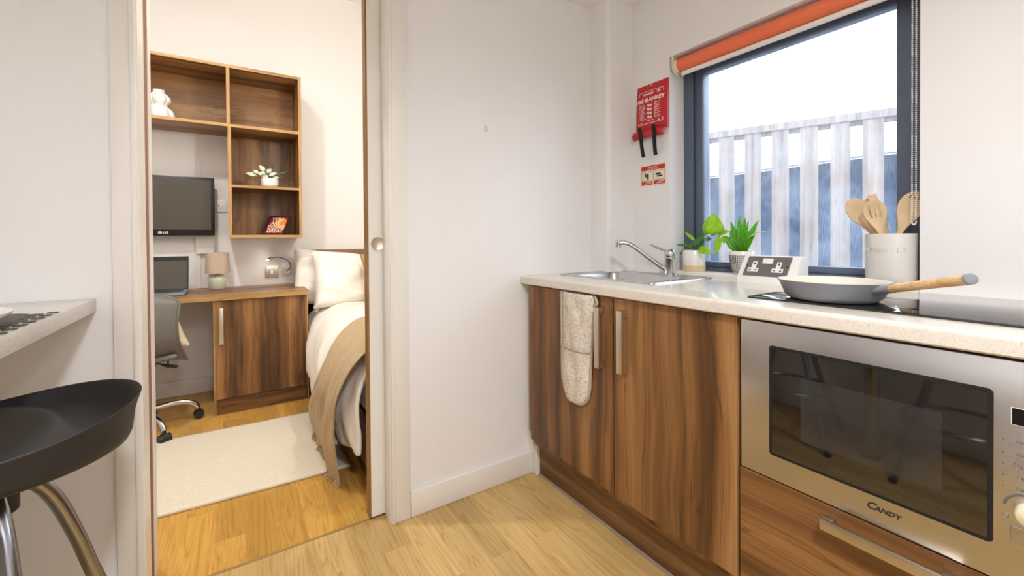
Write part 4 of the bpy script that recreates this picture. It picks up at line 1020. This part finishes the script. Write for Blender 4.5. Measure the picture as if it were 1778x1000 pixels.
# desk: top + cupboard
dk = thing('desk', (0, 3.5, 0), 'walnut built-in desk with cupboard below at its right end', 'desk')
b = B(); box(b, -1.39, .405, 3.216, BY-.001, .725, .7555); tp2 = obj('desk_top', b, 'walnut_x', dk)
obj('edging', box(B(), -1.39, .405, 3.214, 3.2159, .7252, .7553), 'edge', tp2, label='paler front edging strip')
cf = 3.234
b = B(); box(b, -.1385, -.1205, cf+.002, BY-.02, 0, .724); box(b, .382, .400, cf+.002, BY-.02, 0, .724); box(b, -.12, .382, BY-.04, BY-.02, .08, .724); box(b, -.12, .382, cf+.03, BY-.04, .094, .110); obj('cupboard_carcass', b, 'walnut', dk)
for xa, xb in ((-.1385, -.1275), (.392, .400)): obj('cupboard_edging', box(B(), xa, xb, cf, cf+.0019, 0, .724), 'edge_z', dk)
dd = obj('cupboard_door', box(B(), -.1265, .377, cf-.001, cf+.017, .100, .722, .001), 'walnut', dk)
obj('door_rail', box(B(), .379, .391, cf-.0005, cf+.017, .100, .722), 'walnut', dk)
b = B(); box(b, -.108, -.084, cf-.030, cf-.020, .450, .678, .001); box(b, -.108, -.084, cf-.0202, cf-.001, .450, .472, .001); box(b, -.108, -.084, cf-.0202, cf-.001, .656, .678, .001); obj('handle', b, 'satin', dd, smooth=40, label='pale satin metal bar handle')
obj('cupboard_plinth', box(B(), -.120, .391, cf+.004, cf+.020, .002, .098), 'walnut_x', dk)

# laptop
lt = thing('laptop', (-.44, 3.50, .7558), 'open grey laptop with dark screen on the desk', 'laptop')
b = B(); box(b, -.625, -.287, 3.36, 3.60, .7562, .7722, .004); obj('base', b, 'laptop', lt, smooth=40)
b = B(); box(b, -.60, -.31, 3.46, 3.575, .7722, .7735); obj('keyboard', b, 'casterp', lt)
b = B(); prism(b, [(3.600, .768), (3.606, .768), (3.655, .995), (3.649, .996)], 'x', -.625, -.287); lid = obj('lid', b, 'laptop', lt)
b = B(); prism(b, [(3.5995, .780), (3.6012, .780), (3.6472, .989), (3.6455, .989)], 'x', -.615, -.297); obj('screen', b, 'screen', lid)
b = B(); prism(b, [(3.5988, .774), (3.5996, .774), (3.6472, .9935), (3.6464, .9935)], 'x', -.6235, -.2885); obj('bezel', b, 'tvblack', lid)

# table lamp
tl_ = thing('table_lamp', (-.128, 3.70, .7558), 'small table lamp with taupe shade and sage ceramic base', 'lamp')
lc = (-.128, 3.70, .7558)
b = B(); lathe(b, [(0, 0), (.050, 0), (.0535, .004), (.0545, .06), (.053, .076), (.044, .088), (.026, .097), (.014, .103), (.012, .112), (0, .112)], lc, 44); obj('base', b, 'sage', tl_, smooth=50)
b = B(); lathe(b, [(.0715, .112), (.0735, .112), (.0700, .258), (.0680, .258), (.0715, .112)], lc, 48); obj('lamp_shade', b, 'shade', tl_, smooth=40)
b = B(); tube(b, [(lc[0], lc[1], lc[2]+.112), (lc[0], lc[1], lc[2]+.175)], .011, 14); obj('bulb_holder', b, 'whitepl', tl_, smooth=50)
b = B(); tube(b, smooth_path([(lc[0]+.04, lc[1]+.03, lc[2]+.004), (lc[0]+.08, lc[1]+.06, lc[2]+.003), (lc[0]+.07, BY-.006, lc[2]+.004)], 5), .002, 6); obj('cable', b, 'whitepl', tl_, smooth=50)

# rug
rg = B()
def rugf(u, v):
    # four corners of the rug on the floor
    p = Vector((-1.15, 2.195, 0)).lerp(Vector((.445, 2.140, 0)), u); p2_ = Vector((-1.15, 3.000, 0)).lerp(Vector((.43, 2.945, 0)), u); x = p.lerp(p2_, v)
    x.z = .0075+.0012*noise.noise(Vector((x.x*18, x.y*18, 0))); x.y += .004*noise.noise(Vector((x.x*5, v*2, 4)))
    return x
grid(rg, 70, 40, rugf)
tag(obj('rug', rg, 'rug', smooth=60, solid=.012), 'cream loop-pile rug on the bedroom floor', 'rug')

# office chair
oc_ = thing('office_chair', (-.50, 3.14, 0), 'grey shell office chair on chrome castor base at the desk', 'office chair')
hx, hy = -.50, 3.205
def backf(u, v):    # u across (-1..1), v bottom..top
    e = 2*u-1; z = .432+.375*v
    half = .222-.020*math.sin(PI*min(1, v*1.0))*1.0+(.012 if v < .2 else 0)*(1-v/.2)
    if v > .86: half -= .045*((v-.86)/.14)**2*2.0
    x = hx+half*e
    y = 3.005 - .045*math.sin(PI*(v*.9+.02)) + .07*max(0, .32-v)/.32 + .055*e*e
    zz = z + (-.030*abs(e)**3 if v < .3 else 0)*(1-v/.3)*1
    return (x, y, zz-.012*abs(e)**4*v)
b = B(); grid(b, 21, 25, backf); obj('backrest', b, 'fabgrey', oc_, smooth=60, solid=.014, sub=1)
b = B()
edge_ = [backf(1, k/24) for k in range(25)]
tube(b, [Vector(p)+Vector((.002, .004, 0)) for p in edge_], .009, 8); obj('side_rim', b, 'fabgrey', oc_, smooth=60)
def seatf(u, v):
    e = 2*u-1; y = 3.02+.43*v; return (hx+.205*e*(1-.12*v*v), y, .418+.018*e*e+.02*max(0, .2-v)/.2-.02*max(0, v-.8)/.2)
b = B(); grid(b, 15, 15, seatf); obj('seat', b, 'fabgrey', oc_, smooth=60, solid=.030, sub=1)
b = B(); tube(b, [(hx, hy, .10), (hx, hy, .26)], .027, 20); tube(b, [(hx, hy, .26), (hx, hy, .395)], .015, 16); obj('gas_column', b, 'casterp', oc_, smooth=50)
b = B(); box(b, hx-.09, hx+.09, hy-.11, hy+.10, .372, .402, .006); obj('tilt_mechanism', b, 'casterp', oc_, smooth=40)
b = B(); tube(b, smooth_path([(-.42, 3.12, .412), (-.38, 3.10, .402), (-.345, 3.09, .386)], 4), .0045, 8); tube(b, [(-.372, 3.10, .397), (-.345, 3.092, .388), (-.305, 3.085, .378)], [.007, .0105, .009], 12); tube(b, [(-.345, 3.094, .391), (-.345, 3.094, .425)], .004, 8); obj('height_lever', b, 'casterp', oc_, smooth=50)
b = B(); tube(b, [(hx, hy, .085), (hx, hy, .125)], .045, 24); obj('base_hub', b, 'chrome', oc_, smooth=50)
for k in range(5):
    a = math.radians(13+72*k); dx, dy = math.cos(a), math.sin(a)
    b = B(); tube(b, smooth_path([(hx+dx*r, hy+dy*r, z) for r, z in ((.03, .112), (.12, .122), (.21, .118), (.262, .094), (.284, .064))], 6), .0145, 14, ry=1.2); lg = obj('base_leg', b, 'chrome', oc_, smooth=50, label='curved chrome leg')
    cc = (hx+dx*.288, hy+dy*.288)
    pxd, pyd = -dy, dx
    b = B()
    for s_ in (-1, 1): tube(b, [(cc[0]+pxd*s_*.010, cc[1]+pyd*s_*.010, .0245), (cc[0]+pxd*s_*.028, cc[1]+pyd*s_*.028, .0245)], [.0245, .0235], 22)
    tube(b, [(cc[0], cc[1], .03), (cc[0], cc[1], .066)], .009, 12); tube(b, [(cc[0]-pxd*.0095, cc[1]-pyd*.0095, .030), (cc[0]+pxd*.0095, cc[1]+pyd*.0095, .030)], .026, 20)
    obj('castor', b, 'casterp', lg, smooth=50, label='black twin-wheel castor')

def pillow_mesh(bm, L_, Wd, T, cen, R, nz=1, seedv=0, pinch=.10, wr=.010):
    """stuffed cushion: long side L_, short side Wd, thickness T"""
    nu, nv = 34, 24
    for s_ in (1, -1):
        def f(u, v):
            a, c_ = 2*u-1, 2*v-1
            k = (max(0, 1-a**4)*max(0, 1-c_**4))**.5
            rx = a*(L_/2)*(1-pinch*(1-a*a)*0-pinch*(1-abs(a))*0)*(1-pinch*(1-c_*c_)*a*a*.6)
            ry = c_*(Wd/2)*(1-pinch*(1-a*a)*c_*c_*.9)
            h = s_*T/2*k
            h += wr*k*noise.noise(Vector((a*2.2+seedv, c_*2.6, s_*2)))*2 + wr*.45*noise.noise(Vector((a*7+seedv+c_*2, c_*2.0, s_)))*(1.2-k*.6)*k + wr*.16*noise.noise(Vector((a*15+seedv+c_*5, c_*3.5, s_)))*k
            return cen + R @ Vector((rx, ry, h))
        grid(bm, nu, nv, f)
    bmesh.ops.remove_doubles(bm, verts=bm.verts, dist=.0004)
    bmesh.ops.recalc_face_normals(bm, faces=bm.faces)
def Rxyz(rx, ry, rz): return (Matrix.Rotation(math.radians(rz), 3, 'Z') @ Matrix.Rotation(math.radians(ry), 3, 'Y') @ Matrix.Rotation(math.radians(rx), 3, 'X'))
b = B(); pillow_mesh(b, .34, .30, .10, Vector((-.450, 3.135, .578)), Rxyz(74, 0, 0) @ Matrix.Rotation(math.radians(17), 3, 'Z'), seedv=5)
tag(obj('chair_cushion', b, 'creamcush', smooth=60), 'cream cushion on the seat of the grey office chair', 'cushion')

# bed
bd_ = thing('bed', (.93, 2.83, 0), 'single bed with walnut headboard in the bedroom beyond the sliding door', 'bed')
b = B(); box(b, .478, 1.40, 1.90, 3.74, .06, .30, .004); obj('bed_base', b, 'walnut_y', bd_)
for x in (.52, 1.34):
    for y in (1.96, 3.68):
        b = B(); box(b, x-.025, x+.025, y-.025, y+.025, 0, .06); obj('foot', b, 'black', bd_)
b = B(); box(b, .470, 1.41, 1.885, 3.745, .30, .545, .05, 4); obj('mattress', b, 'sheet', bd_, smooth=60)
b = B(); box(b, .470, 1.42, 3.765, BY-.001, .10, 1.020, .003); obj('headboard', b, 'walnut_x', bd_, smooth=40)

def bedprof(s):   # s 0..1 from the middle of the bed over the left edge to the hem: (x, z, outward normal)
    P_ = [(1.38, .600), (1.05, .635), (.78, .640), (.62, .632), (.52, .605), (.445, .55), (.395, .47), (.366, .385), (.362, .30), (.375, .23), (.392, .165)]
    return P_, s
def pathpt(P_, s):
    n = len(P_)-1; x = s*n; i = min(int(x), n-1); t_ = x-i
    p0 = P_[max(i-1, 0)]; p1 = P_[i]; p2_ = P_[i+1]; p3 = P_[min(i+2, n)]
    return tuple(.5*((2*p1[k])+(-p0[k]+p2_[k])*t_+(2*p0[k]-5*p1[k]+4*p2_[k]-p3[k])*t_*t_+(-p0[k]+3*p1[k]-3*p2_[k]+p3[k])*t_**3) for k in (0, 1))
PROF = bedprof(0)[0]
def duvf(u, v, off=0):
    y = 1.875+v*(3.60-1.875)
    x, z = pathpt(PROF, u)
    x1_, z1_ = pathpt(PROF, min(1, u+.02)); x0_, z0_ = pathpt(PROF, max(0, u-.02))
    tx, tz = x1_-x0_, z1_-z0_; l_ = math.hypot(tx, tz); nx, nz_ = (tz/l_, -tx/l_)
    side = min(1, max(0, (u-.35)/.3))
    wob = .012*math.sin(y*9+u*2)*side + .010*noise.noise(Vector((y*5+u*4, u*3, 1)))*2 + .008*math.sin(y*23+3*noise.noise(Vector((y*2, u*2, 7)))*4+u*5)*side*(u**1.5) + .006*noise.noise(Vector((y*13+u*5, u*2.6, 2)))*2 + .0022*noise.noise(Vector((y*34+u*9, u*6, 5)))*2
    # swell lower towards the foot
    endk = max(0, (y-3.42)/.18); off2 = wob*(1-endk*.5) - .05*endk**2
    foot = max(0, (2.3-y)/.45)*side
    off2 -= foot*.045
    xx = x+nx*(off+off2)
    if y > 3.08: xx = max(xx, .412-.05*max(0, (3.20-y)/.12))
    return Vector((xx, y, z+nz_*(off+off2)))
b = B(); grid(b, 60, 110, duvf); 
tag(obj('duvet', b, 'linen', smooth=70, solid=.012), 'plump white duvet hanging over the near side of the bed', 'duvet')
# beige throw lying across
def throwf(u, v, off=.034):
    # u: over the bed edge to the floor, v: 0 near edge .. 1 far edge
    P2 = [(1.10, .632), (.80, .640), (.62, .632), (.52, .605), (.445, .55), (.395, .47), (.364, .385), (.356, .30), (.356, .21), (.366, .12), (.385, .045)]
    x, z = pathpt(P2, u)
    x1_, z1_ = pathpt(P2, min(1, u+.02)); x0_, z0_ = pathpt(P2, max(0, u-.02))
    tx, tz = x1_-x0_, z1_-z0_; l_ = math.hypot(tx, tz); nx, nz_ = (tz/l_, -tx/l_)
    near = 1.885+.10*max(0, (u-.40)/.60)**1.1; far = 2.47-.13*math.sin(PI*min(1, max(0, (u-.25)/.55)))+.16*max(0, (u-.6)/.4)
    y = near+(far-near)*v
    fold = .006*math.sin(v*19+u*4)+.013*noise.noise(Vector((v*6+u*1.5, u*2.2, 3)))*2+.005*noise.noise(Vector((v*17+u*3, u*4, 8)))*2
    side = min(1, max(0.15, (u-.3)/.3))
    base = duvf(0, (y-1.875)/(3.42-1.875))
    endz = (.07*(1-v)*0 + (v-.5)*.06)*max(0, (u-.85)/.15)
    return Vector((x+nx*(off+fold*side), y, max(.012, z+nz_*(off+fold*side)+endz)))
b = B(); grid(b, 90, 60, throwf)
th = tag(obj('throw_blanket', b, 'throw', smooth=70, solid=.005), 'beige fringed throw draped over the white duvet to the floor', 'blanket')
b = B(); rnd = random.Random(3)
for k in range(100):
    v = k/99; p = throwf(1, v); ln = .022+.018*rnd.random()
    e = p+Vector((-.006-.016*rnd.random(), (rnd.random()-.5)*.02, -ln)); e.z = max(.004, e.z)
    tube(b, [p+Vector((0, 0, .004)), (p+e)/2+Vector((.002*rnd.random(), .003*(rnd.random()-.5), 0)), e], [.0024, .0018, .0022], 5)
fg_ = obj('fringe', b, 'throw', th, smooth=60); fg_['kind'] = 'stuff'

# pillows and cushion
b = B(); pillow_mesh(b, .74, .46, .17, Vector((.705, 3.590, .795)), Rxyz(68, 6, 2), seedv=1, wr=.024)
tag(obj('pillow', b, 'pillow', smooth=70), 'plain white pillow propped behind against the headboard', 'pillow', 'white bed pillows')
b = B(); pillow_mesh(b, .76, .47, .20, Vector((.822, 3.395, .790)), Rxyz(58, 4, 3), seedv=9, wr=.030)
tag(obj('pillow', b, 'pillow', smooth=70), 'front white pillow leaning on the rear pillow above the duvet', 'pillow', 'white bed pillows')
b = B(); pillow_mesh(b, .42, .42, .13, Vector((.965, 3.17, .800)), Rxyz(66, 0, 4), seedv=4, pinch=.16)
tag(obj('ochre_cushion', b, 'ochre', smooth=70), 'ochre yellow cushion in front of the white pillows', 'cushion')

# ------------------------------------------------------------------ lamps in the rooms (ceiling fittings, the rear kitchen one added as fill)
def ceiling_lamp(name, x, y, zc, label, power, col, rad=.045, spot=False):
    o = thing(name, (x, y, zc), label, 'ceiling light')
    b = B(); lathe(b, [(0, -.028), (.055, -.026), (.060, -.020), (.062, 0), (0, 0)], (x, y, zc), 32); obj('fitting', b, 'whitepl', o, smooth=50)
    ld_ = bpy.data.lights.new(name+'_bulb', 'SPOT' if spot else 'POINT'); ld_.energy = power; ld_.color = col; ld_.shadow_soft_size = rad
    if spot: ld_.spot_size = math.radians(172); ld_.spot_blend = .85
    l = bpy.data.objects.new('bulb', ld_); C.objects.link(l); l.parent = o; l.location = (0, 0, -.075)
    return o
ceiling_lamp('ceiling_light', .72, .20, KC, 'round white ceiling light over the kitchen floor, out of the picture', 9, (.95, .96, 1), spot=True)
ceiling_lamp('ceiling_light', .15, -.35, KC, 'added fill light in a round white fitting behind the camera, out of the picture', 76, (.94, .955, 1), rad=.10, spot=True)  # unseen fill lamp, added to brighten the cabinets and lower kitchen
pn = thing('pendant_light', (.78, 2.05, BC), 'white pendant light hanging over the foot of the bed, hidden behind the wall', 'ceiling light')
b = B(); tube(b, [(.78, 2.05, BC), (.78, 2.05, 2.06)], .003, 8); obj('cord', b, 'whitepl', pn)
b = B(); lathe(b, [(0, 0), (.045, 0), (.045, -.02), (0, -.02)], (.78, 2.05, BC), 24); obj('ceiling_rose', b, 'whitepl', pn, smooth=40)
b = B(); tube(b, [(.78, 2.05, 2.06), (.78, 2.05, 1.99)], .017, 16); obj('lamp_holder', b, 'whitepl', pn, smooth=40)
ldp = bpy.data.lights.new('pendant_bulb', 'POINT'); ldp.energy = 15; ldp.color = (1, .96, .90); ldp.shadow_soft_size = .03
lo = bpy.data.objects.new('bulb', ldp); C.objects.link(lo); lo.parent = pn; lo.location = (0, 0, 1.945-BC)
ceiling_lamp('ceiling_light', -.40, 2.15, BC, 'round white ceiling light over the bedroom rug, out of the picture', 58, (1, .975, .95), rad=.05, spot=True)

# world: bright overcast sky
wd = bpy.data.worlds.new('sky'); scene.world = wd; wd.use_nodes = True; nt = wd.node_tree
bg = nt.nodes['Background']; tc = N(nt, 'ShaderNodeTexCoord'); sep = N(nt, 'ShaderNodeSeparateXYZ'); L(nt, tc.outputs['Generated'], sep.inputs[0])
r = ramp(nt, [(.45, (.55, .60, .66, 1)), (.52, (.88, .94, 1, 1)), (1, (.66, .81, 1, 1))]); mr = N(nt, 'ShaderNodeMapRange'); mr.inputs['From Min'].default_value = -1; L(nt, sep.outputs['Z'], mr.inputs['Value']); L(nt, mr.outputs[0], r.inputs['Fac'])
L(nt, r.outputs[0], bg.inputs['Color']); bg.inputs['Strength'].default_value = 3.0
pl_ = bpy.data.lights.new('window_portal', 'AREA'); pl_.shape = 'RECTANGLE'; pl_.size = 1.0; pl_.size_y = 1.0; pl_.cycles.is_portal = True
po = bpy.data.objects.new('window_portal', pl_); C.objects.link(po); po.location = (1.97, .84, 1.45); po.rotation_euler = Vector((-1, 0, 0)).to_track_quat('-Z', 'Z').to_euler()

# ------------------------------------------------------------------ camera
def cam_rows(yaw, pitch, roll):
    cy, sy, cp, sp2, cr, sr = math.cos(yaw), math.sin(yaw), math.cos(pitch), math.sin(pitch), math.cos(roll), math.sin(roll)
    f = Vector((sy*cp, cy*cp, sp2)); r = Vector((cy, -sy, 0)); u = r.cross(f)
    return cr*r+sr*u, -sr*r+cr*u, f
r_, u_, f_ = cam_rows(.573058, -.010272, -.0073558)
cd = bpy.data.cameras.new('camera'); cam = bpy.data.objects.new('camera', cd); C.objects.link(cam)
cam.matrix_world = Matrix(((r_.x, u_.x, -f_.x, 0), (r_.y, u_.y, -f_.y, 0), (r_.z, u_.z, -f_.z, 1.10), (0, 0, 0, 1)))
cd.sensor_width = 36; cd.sensor_fit = 'HORIZONTAL'; cd.lens = 736.165/1778*36; cd.shift_y = -78.4/1778; cd.clip_start = .02
scene.camera = cam
scene.view_settings.view_transform = 'Standard'; scene.view_settings.look = 'None'; scene.view_settings.gamma = 1; scene.view_settings.use_curve_mapping = False
scene.view_settings.exposure = 0.78
scene.cycles.max_bounces = 10; scene.cycles.diffuse_bounces = 6; scene.cycles.sample_clamp_indirect = 6
for o in bpy.data.objects:
    if '_org' in o: del o['_org']
